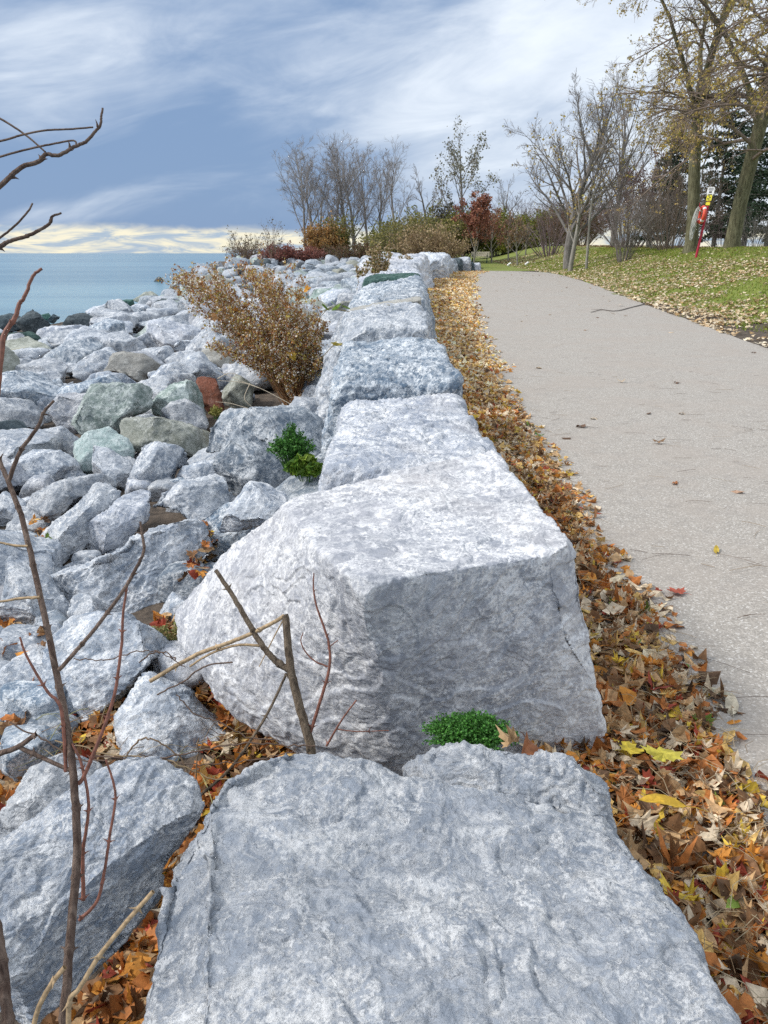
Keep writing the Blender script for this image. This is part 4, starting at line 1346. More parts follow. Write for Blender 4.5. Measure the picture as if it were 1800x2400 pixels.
rl = np.random.RandomState(5)
def limbset(n, h0, h1, a0, a1, L0, L1, e0=.1, e1=.8):
    return [(h0 + (h1 - h0) * (k + rl.rand()) / n, rl.uniform(a0, a1), rl.uniform(e0, e1), rl.uniform(L0, L1)) for k in range(n)]
big_maple(foot(1580, 37.5), 18, .35, (.0, 0), 601, 'thick mossy maple trunk, right of the red pole, with yellow leaves', limbset(22, 3.6, 13, 1.6, 5.0, 5.0, 8.5), leafp=.45)
big_maple(foot(1490, 38.5), 17, .31, (.055, .02), 602, 'mossy maple just left of the red pole, crown hung with yellow leaves', limbset(18, 3.8, 13, 1.5, 4.8, 3.8, 6.2), leafp=.45)
big_maple(np.array([15.2, 27.5, float(H(15.2, 27.5))]), 15, .36, (-.02, 0), 603, 'maple outside the frame whose drooping branches enter at the upper right', limbset(24, 3.4, 13, 2.2, 4.4, 4.6, 6.6, .15, .8), leafp=.5)


def conifer(base, hgt, width, seed, label, whorls=16, group=None):
    base = np.asarray(base, float)
    g = Grow(seed)
    g.rmin = .01
    tr = g.limb(base - (0, 0, .1), (0, 0, 1), hgt, hgt * .016, .02, 6, 0, .01, .05)
    V_, P_ = [], []
    for w in range(whorls):
        t = .10 + .88 * w / whorls
        for k in range(8):
            a = g.r.uniform(0, 6.283)
            Ln = width * .5 * (1 - t) ** .8 * g.r.uniform(.7, 1.15) + .25
            p0 = base + (0, 0, hgt * (t + g.r.uniform(-.02, .02)))
            q = g.limb(p0, (math.cos(a), math.sin(a), -.12), Ln, .025, .01, 4, 2, .06, .03)
            for j in range(int(16 + Ln * 30)):
                s_ = g.r.uniform(.15, 1)
                P_.append(p0 + (q[-1] - p0) * s_ + g.r.normal(size=3) * (.16, .16, .09) * (1.3 - .5 * s_))
    lv = leaf_faces(g.r, np.array(P_), .19, [(.03, .055, .03), (.045, .075, .04), (.025, .045, .028)], .4)
    return build_tree('spruce_tree', base, g, label, 'tree', M_BARK_GREY, M_BARK_GREY, 0, lv, group)


for k, (px, y, h_, w_, lb) in enumerate([
        (1655, 49, 12, 6.0, 'dark spruce at the picture edge behind the thick mossy trunk'),
        (1540, 55, 10, 6.0, 'dark spruce showing between the two mossy trunks'),
        (1440, 58, 8.5, 5.0, 'dark spruce behind the pale twiggy bush'),
        (1605, 60, 13, 6.5, 'tall dark spruce farthest back between trunk and picture edge')]):
    conifer(foot(px, y), h_, w_, 620 + k, lb, group='spruces behind the lawn')

# young trees by the bench and the hedge behind
def young(px, y, ytop, seed, label, tints, prob, dens=4, wide=.34, fork=.3, size=.17, twigm=None, group='young trees planted near the bench', limbs=9):
    return bare_tree(foot(px, y), tall(px, y, ytop), seed, label, name='young_tree', rt=.075, wide=wide, limbs=limbs, fork=fork, spread=.55, kids=(0, 6, 5, 3), top_lev=4, rmin=.009, twigm=twigm or M_TWIG_WARM, barkm=M_BARK_PALE,
                     leaves=dict(per=dens, size=size, tints=tints, jit=.1, prob=prob), group=group)


young(1024, 66, 422, 641, 'young tree full of rust red leaves', [(.34, .14, .09), (.40, .18, .11), (.28, .11, .075)], 1.0, 5, .33, .22, .2)
young(1062, 69, 452, 642, 'young tree with thin orange pink leaves right of the rust red one', [(.34, .16, .10), (.28, .13, .09), (.38, .2, .12)], .65, 3, .42, .3)
young(1098, 70, 462, 643, 'young tree with a few tan leaves on a white trunk', [(.34, .2, .12), (.3, .18, .12)], .35, 2, .42, .38)
young(1118, 62, 470, 644, 'young tree with a tuft of green at its fork', [(.3, .2, .12), (.26, .18, .10)], .25, 2, .5, .36)
young(1135, 74, 480, 645, 'bare slender young tree behind the green tufted one', [(.3, .2, .12)], .1, 1, .4, .4)
G1, G2 = [(.19, .20, .035), (.25, .25, .045), (.15, .165, .03)], [(.24, .21, .06), (.18, .18, .06), (.29, .25, .08)]
shrub(foot(1070, 88), 3.6, 9, 650, 'yellow green hedge behind the bench', stems=70, twigs=9, rmin=.012, leaves=dict(per=5, size=.26, tints=G1, jit=.2), name='hedge', depth=4)
shrub(foot(1150, 90), 3.4, 10, 651, 'yellow green hedge right of the one behind the bench', stems=70, twigs=9, rmin=.012, leaves=dict(per=5, size=.26, tints=G1, jit=.2), name='hedge', depth=4)
shrub(foot(1125, 104), 5.5, 16, 652, 'grey brown thicket above the yellow green hedge', stems=80, twigs=10, rmin=.016, twigm=M_TWIG_PURPLE)
shrub(foot(1205, 100), 5.0, 12, 653, 'grey thicket behind the dark shrub on the slope', stems=70, twigs=10, rmin=.016, twigm=M_TWIG_PURPLE)
shrub(foot(988, 74), 4.6, 4.6, 654, 'dark olive bush at the end of the wall', stems=60, twigs=11, rmin=.011, leaves=dict(per=4, size=.2, tints=[(.06, .055, .03), (.08, .07, .035), (.05, .05, .03)], jit=.15))
# the planting behind the wall and on the point
shrub(foot(882, 62), 3.6, 4.8, 660, 'olive green bush behind the tall goldenrod', stems=60, twigs=10, rmin=.010, leaves=dict(per=4, size=.18, tints=G2, jit=.14))
shrub(foot(932, 58), 3.0, 4.4, 661, 'tan feathery bush behind the highest wall block', stems=110, twigs=7, rmin=.009, twigm=M_TWIG_TAN, leaves=dict(per=2, size=.16, tints=[(.42, .30, .17), (.48, .36, .22), (.34, .26, .12)], jit=.1), arch=.12)
shrub(foot(945, 70), 3.9, 5.5, 662, 'yellow green bush above the tan feathery one', stems=60, twigs=10, rmin=.011, leaves=dict(per=4, size=.2, tints=G1 + G2, jit=.16))
shrub(foot(845, 72), 3.0, 4.0, 663, 'green bush left of the olive one on the point', stems=44, twigs=10, rmin=.011, leaves=dict(per=4, size=.2, tints=G1, jit=.16))
shrub(foot(700, 72), 3.0, 2.6, 664, 'orange leaved bush at the foot of the bare row', stems=44, twigs=10, rmin=.010, leaves=dict(per=5, size=.18, tints=[(.46, .25, .08), (.40, .22, .08), (.36, .24, .09)], jit=.14))
shrub(foot(728, 73.5), 3.6, 2.2, 665, 'yellow green bush right of the orange one', stems=34, twigs=9, rmin=.010, leaves=dict(per=4, size=.18, tints=[(.2, .2, .05), (.24, .22, .06)], jit=.14))
shrub(foot(632, 68), 1.4, 4.2, 666, 'low dark red sumac patch among the rocks', stems=50, twigs=8, rmin=.010, twigm=M_TWIG_PURPLE, leaves=dict(per=5, size=.17, tints=[(.27, .11, .085), (.32, .13, .10), (.22, .10, .08)], jit=.12))
shrub(foot(560, 74), 1.6, 5.0, 667, 'low reddish brown scrub left of the red sumac', stems=44, twigs=8, rmin=.010, twigm=M_TWIG_WARM, leaves=dict(per=2, size=.14, tints=[(.2, .1, .07)], jit=.12, prob=.6))
shrub(foot(770, 70), 1.6, 6.0, 668, 'brown undergrowth at the foot of the twin trunks', stems=56, twigs=9, rmin=.010, twigm=M_TWIG_WARM, leaves=dict(per=3, size=.16, tints=[(.18, .1, .06), (.14, .12, .05)], jit=.12, prob=.8))
for k, (px, y, ytop, w_, st, lb) in enumerate([(590, 66, 462, 1.8, 12, 'tall slender weed with leafy tips standing against the lake sky'),
                                               (520, 70, 500, 2.0, 18, 'thin reddish weed left of the tall slender one'),
                                               (548, 72, 505, 2.2, 16, 'sparse fine weed between two taller ones on the point')]):
    shrub(foot(px, y), tall(px, y, ytop), w_, 670 + k, lb, stems=st, twigs=6, rmin=.008, r0=.013, lev3=2, twigm=M_TWIG_WARM, name='tall_weed', cat='weed', arch=.06,
          leaves=dict(per=2, size=.13, tints=[(.12, .11, .04), (.2, .15, .07)], jit=.06, prob=.4))
# ------------------------------------------------------------------ fallen leaves
_half = [(0, 1.0), (.10, .74), (.27, .74), (.21, .46), (.55, .62), (.60, .43), (.92, .36), (.66, .12), (.76, -.08), (.36, -.12), (.30, -.34), (.04, -.28)]
MAPLE = np.array([(0.0, .12)] + _half + [(-x, y) for x, y in reversed(_half[1:])])
_h2 = [(0, 1.0), (.06, .62), (.26, .70), (.13, .36), (.18, .25), (.62, .66), (.50, .38), (.90, .30), (.42, .06), (.62, -.22), (.20, -.14), (.04, -.28)]
SILVER = np.array([(0.0, .10)] + _h2 + [(-x, y) for x, y in reversed(_h2[1:])])
_h3 = [(0, 1.0), (.16, .72), (.27, .40), (.30, .05), (.24, -.30), (.10, -.58), (0.02, -.72)]
OVAL = np.array([(0.0, .1)] + _h3 + [(-x, y) for x, y in reversed(_h3[1:-1])])
_h4 = [(0, 1.0), (.5, .55), (.85, .1), (.35, -.4)]
ROUGH = np.array([(0.0, .12)] + _h4 + [(-x * .9, y) for x, y in reversed(_h4[1:])])


def leaf_batch(rng, shape, P, size, tint, curl, tilt, stalk=False):
    """many curled leaves of one outline; P (n,3), size (n,), tint (n,3)"""
    n, k = len(P), len(shape)
    if n == 0:
        return np.zeros((0, 3)), np.zeros((0, 3), int), np.zeros((0, 3))
    x = np.broadcast_to(shape[:, 0], (n, k)) * rng.uniform(.8, 1.1, (n, 1))
    y = np.broadcast_to(shape[:, 1], (n, k)) + 0
    c1 = rng.normal(0, 1, (n, 1)) * curl + curl * .5
    c2 = rng.normal(0, 1, (n, 1)) * curl * .7
    c3 = rng.normal(0, 1, (n, 1)) * curl * .7
    z = c1 * x * x + c2 * (y - .2) ** 2 + c3 * x * y + rng.normal(0, .10, (n, k)) * min(1, curl * 2)
    # roll the blade about its midrib
    ro = rng.uniform(.2, 1.5, (n, 1)) * curl * 1.6 * np.sign(c1)
    xa = np.sin(np.clip(x * ro, -2.6, 2.6)) / np.where(np.abs(ro) < .05, .05, ro)
    z = z * .6 + (1 - np.cos(np.clip(x * ro, -2.6, 2.6))) / np.where(np.abs(ro) < .05, 1, ro)
    x = np.where(np.abs(ro) < .05, x, xa)
    L = np.stack([x, y - .1, z], -1) * size[:, None, None] * .5
    a = rng.uniform(0, 6.283, n)
    tx, ty = rng.normal(0, 1, n) * tilt, rng.normal(0, 1, n) * tilt
    flip = np.where(rng.rand(n) < .5, -1.0, 1.0)
    nrm = unit(np.stack([tx, ty, np.ones(n)], 1))
    u = unit(np.cross(nrm, np.stack([np.cos(a), np.sin(a), np.zeros(n)], 1)))
    v = np.cross(nrm, u)
    V = P[:, None] + L[..., :1] * u[:, None] + L[..., 1:2] * v[:, None] + L[..., 2:] * (nrm * flip[:, None])[:, None]
    i = np.arange(1, k)
    f = np.stack([np.zeros(k - 1, int), i, np.where(i + 1 < k, i + 1, 1)], 1)
    F = (f[None] + (np.arange(n) * k)[:, None, None]).reshape(-1, 3)
    T = np.broadcast_to(tint[:, None], (n, k, 3)) * rng.uniform(.82, 1.15, (n, k, 1))
    return V.reshape(-1, 3), F, np.clip(T.reshape(-1, 3), 0, 1)


RUST, ORANGE, BROWN, TAN, PALE, YELLOW, RED, GREEN, DKB, GOLD = (.48, .18, .05), (.62, .27, .05), (.25, .13, .06), (.58, .38, .20), (.76, .63, .46), (.62, .44, .06), (.36, .07, .04), (.16, .24, .04), (.12, .07, .04), (.72, .48, .17)
PAL = np.array([RUST, ORANGE, BROWN, TAN, PALE, YELLOW, RED, GREEN, DKB, GOLD])


def pick(rng, n, w):
    w = np.array(w, float)
    return PAL[rng.choice(len(PAL), n, p=w / w.sum())] * rng.uniform(.75, 1.2, (n, 1))


W_NEAR = [20, 10, 15, 18, 16, 5, 4, 1.5, 8, 8]
W_MID = [4, 4, 2, 28, 40, 4, 1, .7, 2, 22]
W_FAR = [2, 3, 1.5, 26, 40, 4, .5, 0, 1, 28]
rng = np.random.RandomState(900)


def strip_edge(y):
    """right hand border of the drift, ragged"""
    return pl(y) + .16 * fbm2(np.asarray(y), np.zeros_like(y) + 4.2, .75, 3) + .06 * fbm2(np.asarray(y), np.zeros_like(y) + 9.2, 3.0, 2)


lit = MB()
def strew(n, y0, y1, wts, shapes, s0, s1, curl, tilt, pile, edge=1.0, bias=1.0):
    y = y0 + (y1 - y0) * rng.rand(n)
    l = wl(y) - .10
    r_ = strip_edge(y)
    t = rng.rand(n) ** bias
    far_out = rng.rand(n) < .07
    x = l + (r_ - l) * np.where(far_out, rng.uniform(.85, 1.18, n), t)
    tt = np.clip((x - l) / (r_ - l), 0, 1.2)
    mound = pile * np.clip(1 - tt ** 2, 0.0, 1)
    z = np.maximum(H(x, y), pz(y) + .03 * (tt > .75)) + .006 + mound * rng.rand(n) ** .7
    # bare earth shows here and there
    keep = (fbm2(x, y, 1.7, 3, 3.3) > -.62) | (y > 7)
    x, y, z = x[keep], y[keep], z[keep]
    P = np.stack([x, y, z], 1)
    n = len(P)
    ids = rng.randint(len(shapes), size=n)
    T = np.clip(pick(rng, n, wts) * (1.18 if y0 >= 9 else 1.06), 0, .9)
    sz = rng.uniform(s0, s1, n)
    for i, sh in enumerate(shapes):
        m_ = ids == i
        lit.add(*leaf_batch(rng, sh, P[m_], sz[m_], T[m_], curl, tilt))


# (a) near drift of whole maple leaves, (b) the paler middle, (c) far carpet
strew(5200, .5, 3.8, W_NEAR, [MAPLE, MAPLE, SILVER, OVAL, ROUGH, ROUGH, ROUGH], .05, .125, .75, .45, .10)
strew(2600, 3.8, 5.2, np.array(W_NEAR) + np.array([6, 8, 0, 4, 4, 4, 3, 0, 0, 6]), [MAPLE, SILVER, OVAL, ROUGH, ROUGH], .05, .12, .6, .45, .09)
strew(6000, 5.2, 9.0, np.array(W_NEAR) * .45 + np.array(W_MID) + np.array([3, 7, 0, 0, 0, 3, 1, 0, 0, 4]), [MAPLE, SILVER, OVAL, ROUGH, ROUGH], .05, .12, .6, .45, .10)
strew(9000, 9.0, 20, W_MID, [ROUGH, OVAL, ROUGH], .06, .13, .6, .45, .10)
strew(12000, 20, 52, W_FAR, [ROUGH], .09, .17, .55, .45, .10)
# crumbs and grass stalks in the drift
n = 2600
y = .5 + 6.5 * rng.rand(n) ** 1.2
x = wl(y) - .05 + (strip_edge(y) + .08 - wl(y)) * rng.rand(n) ** .8
P = np.stack([x, y, np.maximum(H(x, y), pz(y) + .03) + .01 + .07 * rng.rand(n)], 1)
a = rng.uniform(0, 6.283, n)
L_ = rng.uniform(.03, .16, n)
dv = np.stack([np.cos(a), np.sin(a), rng.normal(0, .12, n)], 1) * L_[:, None]
bend = np.stack([-np.sin(a), np.cos(a), np.abs(rng.normal(0, .3, n))], 1) * (L_ * .12)[:, None]
TT = np.array([(.40, .30, .18), (.30, .2, .11), (.2, .13, .08), (.45, .37, .24)])[rng.randint(4, size=n)]
V, F = tubes(list(np.stack([P, P + dv * .5 + bend, P + dv], 1)), [np.array([.0012, .001, .0007])] * n, 3)
lit.add(V, F, np.repeat(TT, 9, 0))
# leaves caught between the stones on the lake side
def pocket(n, poly, wts=(22, 20, 20, 15, 6, 3, 5, .4, 9, 4), s=(.06, .13), lift=.05):
    P = np.array(poly, float)
    lo, hi = P.min(0), P.max(0)
    out = []
    while len(out) < n:
        q = rng.uniform(lo, hi)
        ins = False
        for i in range(len(P)):
            a_, b_ = P[i], P[i - 1]
            if (a_[1] > q[1]) != (b_[1] > q[1]) and q[0] < (b_[0] - a_[0]) * (q[1] - a_[1]) / (b_[1] - a_[1]) + a_[0]:
                ins = not ins
        if ins:
            out.append(at_ground(q[0], q[1], rng.rand() * lift))
    out = np.array(out)
    T = pick(rng, n, wts)
    sz = rng.uniform(s[0], s[1], n)
    ids = rng.randint(4, size=n)
    for i, sh in enumerate([MAPLE, MAPLE, ROUGH, OVAL]):
        m_ = ids == i
        lit.add(*leaf_batch(rng, sh, out[m_], sz[m_], T[m_], .55, .55))
pocket(330, [(400, 1720), (470, 1560), (560, 1560), (660, 1600), (640, 1680), (440, 1800)])
pocket(170, [(395, 1330), (440, 1360), (640, 1590), (600, 1620), (480, 1520), (400, 1420)], lift=.03)
pocket(90, [(640, 1560), (800, 1640), (860, 1680), (640, 1680)], lift=.03)
pocket(60, [(330, 1900), (420, 1760), (440, 1800), (350, 1960)], lift=.03)
pocket(60, [(100, 2212), (180, 2120), (240, 2160), (200, 2260)], lift=.03)
pocket(130, [(420, 1500), (470, 1440), (560, 1560), (500, 1590)])
pocket(200, [(90, 1640), (120, 1520), (300, 1500), (280, 1640)])
pocket(110, [(-60, 1620), (60, 1600), (90, 1700), (-60, 1800)])
pocket(70, [(-20, 1340), (90, 1340), (110, 1420), (0, 1420)], lift=.15)
pocket(60, [(0, 1480), (60, 1470), (70, 1560), (0, 1580)], lift=.1)
pocket(70, [(395, 1250), (440, 1130), (480, 1130), (450, 1230)], lift=.25)
pocket(110, [(330, 1330), (420, 1300), (450, 1460), (360, 1430)], lift=.1)
pocket(160, [(180, 2212), (260, 2010), (340, 1980), (360, 2240)], lift=.04)
pocket(30, [(70, 1120), (110, 1120), (100, 1180), (70, 1180)], lift=.2)
pocket(40, [(200, 1230), (260, 1230), (260, 1290), (200, 1290)], lift=.1)
tag(lit.build('fallen_leaves', M_LEAF, None, smooth=False, colour=True), 'drift of brown orange and pale fallen leaves along the wall', 'leaves', kind='stuff')

# the lawn's grass and its scattering of pale leaves
rng = np.random.RandomState(910)
def lawn_points(n, y0, y1, x1, pw=1.5):
    y = y0 + (y1 - y0) * rng.rand(n) ** pw
    x = xr(y) - .05 + (x1 - xr(y)) * rng.rand(n)
    return x, y
n = 150000
x, y = lawn_points(n, 8, 62, 30, 1.35)
bare = sstep(1.1 - (x - xr(y)) / np.interp(y, [8, 16, 22, 30], [4.2, 2.0, .7, .3]) + .7 * fbm2(x, y, .9, 3, 5.5), .35, .8)
k = rng.rand(n) > bare
x, y = x[k], y[k]
n = len(x)
z = H(x, y) + .02 + .03 * fbm2(x, y, .9, 3)
a = rng.uniform(0, 6.283, n)
w = rng.uniform(.006, .012, n) * (1 + y / 28)
h_ = rng.uniform(.035, .085, n)
b0 = np.stack([x - np.cos(a) * w, y - np.sin(a) * w, z], 1)
b1 = np.stack([x + np.cos(a) * w, y + np.sin(a) * w, z], 1)
tp_ = np.stack([x + rng.normal(0, .025, n), y + rng.normal(0, .025, n), z + h_], 1)
V = np.stack([b0, b1, tp_], 1).reshape(-1, 3)
T = np.array([(.19, .27, .035), (.25, .32, .05), (.16, .21, .03), (.31, .34, .075), (.34, .30, .11)])[rng.randint(5, size=n)] * rng.uniform(.8, 1.2, (n, 1))
tag(mk('grass', V, np.arange(3 * n).reshape(-1, 3), M_GRASS, colr=np.repeat(T, 3, 0), smooth=False), 'short green park grass beside the path', 'grass', kind='stuff')
m = MB()
n = 170000
x, y = lawn_points(n, 8, 75, 34, 1.25)
lat = x - xr(y)
den = .95 * sstep(fbm2(x, y, .55, 3, 2.2) + .35 * fbm2(x, y, 2.0, 2, 7.1), -.7, .35) * (1 - .93 * sstep(lat / np.interp(y, [8, 20, 34, 50, 75], [9, 8.5, 4.6, 6, 6]), .72, 1.0)) * np.interp(y, [8, 30, 42, 55, 75], [1, 1, .75, .40, .3])
k = rng.rand(n) < den
x, y = x[k], y[k]
P = np.stack([x, y, H(x, y) + .035 + .03 * rng.rand(len(x)) + .03 * fbm2(x, y, .9, 3)], 1)
T = np.array([(.80, .66, .46), (.72, .57, .38), (.80, .70, .54), (.62, .45, .27), (.52, .34, .16)])[rng.randint(5, size=len(P))] * rng.uniform(.75, 1.15, (len(P), 1))
m.add(*leaf_batch(rng, ROUGH, P, rng.uniform(.09, .18, len(P)), T, .4, .28))
# rusty litter under the trees on the crest and round the young trees
n = 9000
x, y = lawn_points(n, 36, 75, 40, 1.0)
lat = x - xr(y)
k = (rng.rand(n) < sstep(lat, 6.2, 8.5) * .9 * (y > 41)) | ((y > 62) & (rng.rand(n) < .6))
x, y = x[k], y[k]
P = np.stack([x, y, H(x, y) + .04 + .03 * rng.rand(len(x))], 1)
T = np.array([(.22, .12, .06), (.28, .16, .08), (.18, .10, .06), (.34, .2, .12)])[rng.randint(4, size=len(P))] * rng.uniform(.75, 1.15, (len(P), 1))
m.add(*leaf_batch(rng, ROUGH, P, rng.uniform(.12, .22, len(P)), T, .5, .4))
tag(m.build('lawn_leaves', M_LEAF, None, smooth=False, colour=True), 'pale fallen leaves strewn over the park grass', 'leaves', kind='stuff')

# single leaves on the path: things of their own
def one_leaf(px, py, shape, size, tint, label, group=None, curl=.5, tilt=.12, P=None, lift=.045, name='fallen_leaf'):
    if P is None:
        g_ = at_z(px, py, .035)
        for _ in range(3):
            g_ = at_z(px, py, float(pz(g_[1])) + .035)
        P = g_ + (0, 0, lift - .035)
    V, F, T = leaf_batch(rng, shape, np.array([P]), np.array([size]), np.array([tint]), curl, tilt)
    # a stalk
    MBx = MB()
    MBx.add(V, F, T)
    st = V[np.argmin(((shape - shape[np.argmin(shape[:, 1])]) ** 2).sum(1))]
    d_ = (st - P)
    MBx.tube([st, st + d_ * .5 + (0, 0, .004), st + d_ * 1.0], [.0014, .0011, .0009], 3, np.array(tint) * .8)
    return tag(MBx.build(name, M_LEAF, None, smooth=False, colour=True, origin=P), label, 'leaf', group)


one_leaf(1462, 1283, MAPLE, .13, (.42, .10, .06), 'coral red maple leaf lying at the edge of the drift on the path', curl=.3)
one_leaf(1458, 1045, OVAL, .12, (.44, .17, .06), 'orange brown pointed leaf alone on the path')
one_leaf(1590, 1061, ROUGH, .14, (.55, .36, .25), 'curled pinkish tan leaf on the path near the picture edge', curl=.8)
one_leaf(1547, 1191, OVAL, .10, (.55, .40, .06), 'small yellow leaf beside a long twig on the path')
one_leaf(1580, 1528, OVAL, .15, (.62, .55, .42), 'large cream leaf at the path edge, lower of two', curl=.5)
one_leaf(1545, 1497, OVAL, .14, (.60, .57, .44), 'pale greenish cream leaf at the path edge, upper of two', curl=.5)
one_leaf(1165, 943, OVAL, .13, (.10, .22, .05), 'green oval leaf on the border of the drift')
one_leaf(1225, 947, ROUGH, .12, (.14, .08, .05), 'dark brown crumpled leaf on the path just past the drift', curl=.9)
one_leaf(1472, 894, SILVER, .14, (.6, .5, .4), 'pale starry leaf far along the path', curl=.4)
one_leaf(1280, 904, SILVER, .15, (.6, .52, .42), 'cream lobed leaf on the path near the drift', curl=.4)
one_leaf(1340, 660, ROUGH, .2, (.6, .52, .44), 'pale leaf under the long fallen twig')
one_leaf(1352, 1680, MAPLE, .13, (.58, .45, .05), 'bright yellow leaf at the corner of the huge smooth block', lift=.14, curl=.35)
one_leaf(1425, 1690, MAPLE, .14, (.52, .46, .07), 'yellow green leaf right of the bright yellow one in the drift', lift=.14, curl=.45)
one_leaf(1425, 1795, OVAL, .15, (.56, .36, .04), 'long mustard leaf against the side of the nearest block', lift=.14, curl=.4)
for k in range(46):
    y = 5 + 42 * rng.rand() ** 1.1
    x = rng.uniform(float(strip_edge(np.array([y]))[0]) + .1, float(xr(y)) - .1)
    P = np.array([x, y, float(pz(y)) + .045])
    one_leaf(0, 0, [ROUGH, OVAL, SILVER][k % 3], rng.uniform(.09, .16), np.array([(.55, .45, .34), (.5, .38, .26), (.32, .19, .10), (.2, .12, .08)])[k % 4],
             'single dried leaf lying loose on the asphalt away from the drift', 'loose leaves scattered on the path', P=P)
# pine needles and twigs on the path
nb = MB()
for k in range(210):
    y = 1.6 + 9 * rng.rand() ** 1.3
    x = rng.uniform(float(strip_edge(np.array([y]))[0]) - .05, min(float(xr(y)), y * .6 + .8))
    a, L_ = rng.normal(0, .5), rng.uniform(.04, .22)
    c_ = rng.normal(0, .25)
    t = np.linspace(0, 1, 5)[:, None]
    p = np.array([x, y, float(pz(y)) + .036]) + t * L_ * np.array([math.cos(a), math.sin(a), 0]) + (t * (1 - t)) * L_ * c_ * np.array([-math.sin(a), math.cos(a), 0])
    p[:, 2] += .012 * rng.rand()
    nb.tube(p, np.full(5, rng.uniform(.0008, .0016)), 3, [(.14, .09, .06), (.3, .22, .14), (.09, .06, .05)][k % 3])
tag(nb.build('pine_needles', M_DRY, None, colour=True), 'fine needles and stalks blown over the path', 'needles', kind='stuff')
tw = MB()
pp = [at_z(x_, y_, .30) for x_, y_ in ((1277, 668), (1300, 664), (1330, 666), (1360, 661), (1392, 655))]
pp = [np.array([p[0], p[1], float(pz(p[1])) + .045]) for p in pp]
tw.tube(smooth_line(pp, 14), np.linspace(.008, .016, 14), 5)
pb = smooth_line(pp, 14)
tw.tube([pb[6], pb[6] + (-.25, .18, .03), pb[6] + (-.5, .2, .02)], [.007, .005, .003], 4)
tag(tw.build('fallen_twig', M_TWIG), 'long thin dark twig lying across the path edge', 'twig')
# ------------------------------------------------------------------ plants among the stones
rng = np.random.RandomState(950)


def px_line(pts, D, n=None):
    """picture points at axis depths -> a smooth line in the place"""
    Ds = np.broadcast_to(np.asarray(D, float), (len(pts),)) if np.ndim(D) == 0 else np.linspace(D[0], D[1], len(pts))
    P = [at_depth(px, py, d) for (px, py), d in zip(pts, Ds)]
    return smooth_line(P, n or 6 * len(pts))


def thorns(m, line, rad, step=.055, size=.014, c=None, pair=True):
    seg = np.linalg.norm(np.diff(line, axis=0), axis=1)
    acc = step * rng.rand()
    for i in range(len(seg)):
        acc += seg[i]
        if acc > step:
            acc = 0
            d = unit(line[i + 1] - line[i])
            r0 = rad[i] if np.ndim(rad) else rad
            q = rng.normal(size=3)
            q = unit(q - d * (q @ d))
            for s_ in ((1, -1) if pair and rng.rand() < .7 else (1,)):
                b = line[i] + q * s_ * r0 * .6
                e = b + q * s_ * size + d * size * .35
                m.tube([b - d * .001, b + (e - b) * .45, e], [r0 * .42 + .0012, r0 * .22 + .0006, .0002], 4, c)
            # the swollen node
            m.tube([line[i] - d * r0 * 1.1, line[i], line[i] + d * r0 * 1.1], [r0 * .95, r0 * 1.28, r0 * .95], 6, c)


def cane(m, pts, D, r0, r1, thorn=True, step=.06, size=.013, k=7):
    L_ = px_line(pts, D)
    rad = np.linspace(r0, r1, len(L_))
    L_ = L_ + rng.normal(0, 1, L_.shape) * min(.0006, r0 * .06)
    m.tube(L_, rad, k)
    if thorn:
        thorns(m, L_, rad, step, size)
    return L_


# tall thorny stem crossing the left side
st = empty('thorny_sapling', at_depth(138, 2400, 1.28), 'tall thorny brown stem with side shoots rising in front of the left boulders', 'thorny plant')
m = MB()
cane(m, [(130, 2480), (138, 2212), (150, 2050), (165, 1850), (161, 1700), (142, 1560), (115, 1420), (85, 1280), (50, 1130), (18, 1040), (-6, 985)], (1.26, 1.42), .0084, .0040, step=.10, size=.012, k=9)
m.build('main_stem', M_STEM, st)
for pts, r0, r1, mt in [([(128, 1447), (170, 1400), (210, 1352), (268, 1273), (298, 1220), (311, 1190), (308, 1160), (303, 1127)], .0042, .0022, M_STEM),
                        ([(168, 1693), (180, 1679), (210, 1609), (233, 1547), (249, 1492), (262, 1400), (266, 1330), (276, 1253)], .0042, .002, M_STEM_RED),
                        ([(180, 1940), (179, 1843), (186, 1796), (191, 1730), (175, 1648), (156, 1606)], .0036, .002, M_STEM_RED),
                        ([(171, 1988), (210, 1946), (226, 1879), (238, 1800), (249, 1730), (245, 1691), (229, 1641)], .0032, .0018, M_STEM_RED),
                        ([(143, 1662), (132, 1532), (101, 1492), (58, 1418), (43, 1376)], .0034, .0016, M_STEM_RED),
                        ([(18, 1040), (43, 977), (80, 925), (95, 890), (117, 865)], .0040, .0022, M_STEM),
                        ([(86, 1290), (40, 1293), (0, 1300), (-40, 1302)], .0026, .0018, M_STEM_TAN),
                        ([(60, 1180), (30, 1178), (0, 1172), (-40, 1165)], .0024, .0016, M_STEM_TAN),
                        ([(160, 1668), (120, 1650), (80, 1632), (39, 1613)], .0034, .004, M_STEM),
                        ([(-60, 1640), (0, 1627), (39, 1613), (78, 1586)], .0055, .0040, M_STEM)]:
    m = MB()
    cane(m, pts, 1.33, r0, r1, step=.07, size=.010, k=6)
    m.build('side_shoot', mt, st)
# the bent canes low in the corner
for pts, r0, r1, mt, lb in [([(331, 1926), (272, 1993), (214, 2066), (171, 2136), (149, 2170), (150, 2300)], .0036, .0042, M_STEM_TAN, 'orange tan cane slanting between the ribbed boulder and nearest block'),
                            ([(140, 2089), (112, 2124), (86, 2171), (70, 2230), (60, 2330)], .0040, .0042, M_STEM_TAN, 'short straw coloured cane beside the foot of the tall thorny stem'),
                            ([(-10, 1990), (2, 2060), (10, 2140), (18, 2212), (22, 2330)], .0082, .009, M_STEM, 'thick thorny stem cut by the left picture edge at the bottom')]:
    m = MB()
    cane(m, pts, 1.22, r0, r1, step=.09, size=.012)
    tag(m.build('thorny_cane', mt), lb, 'cane')
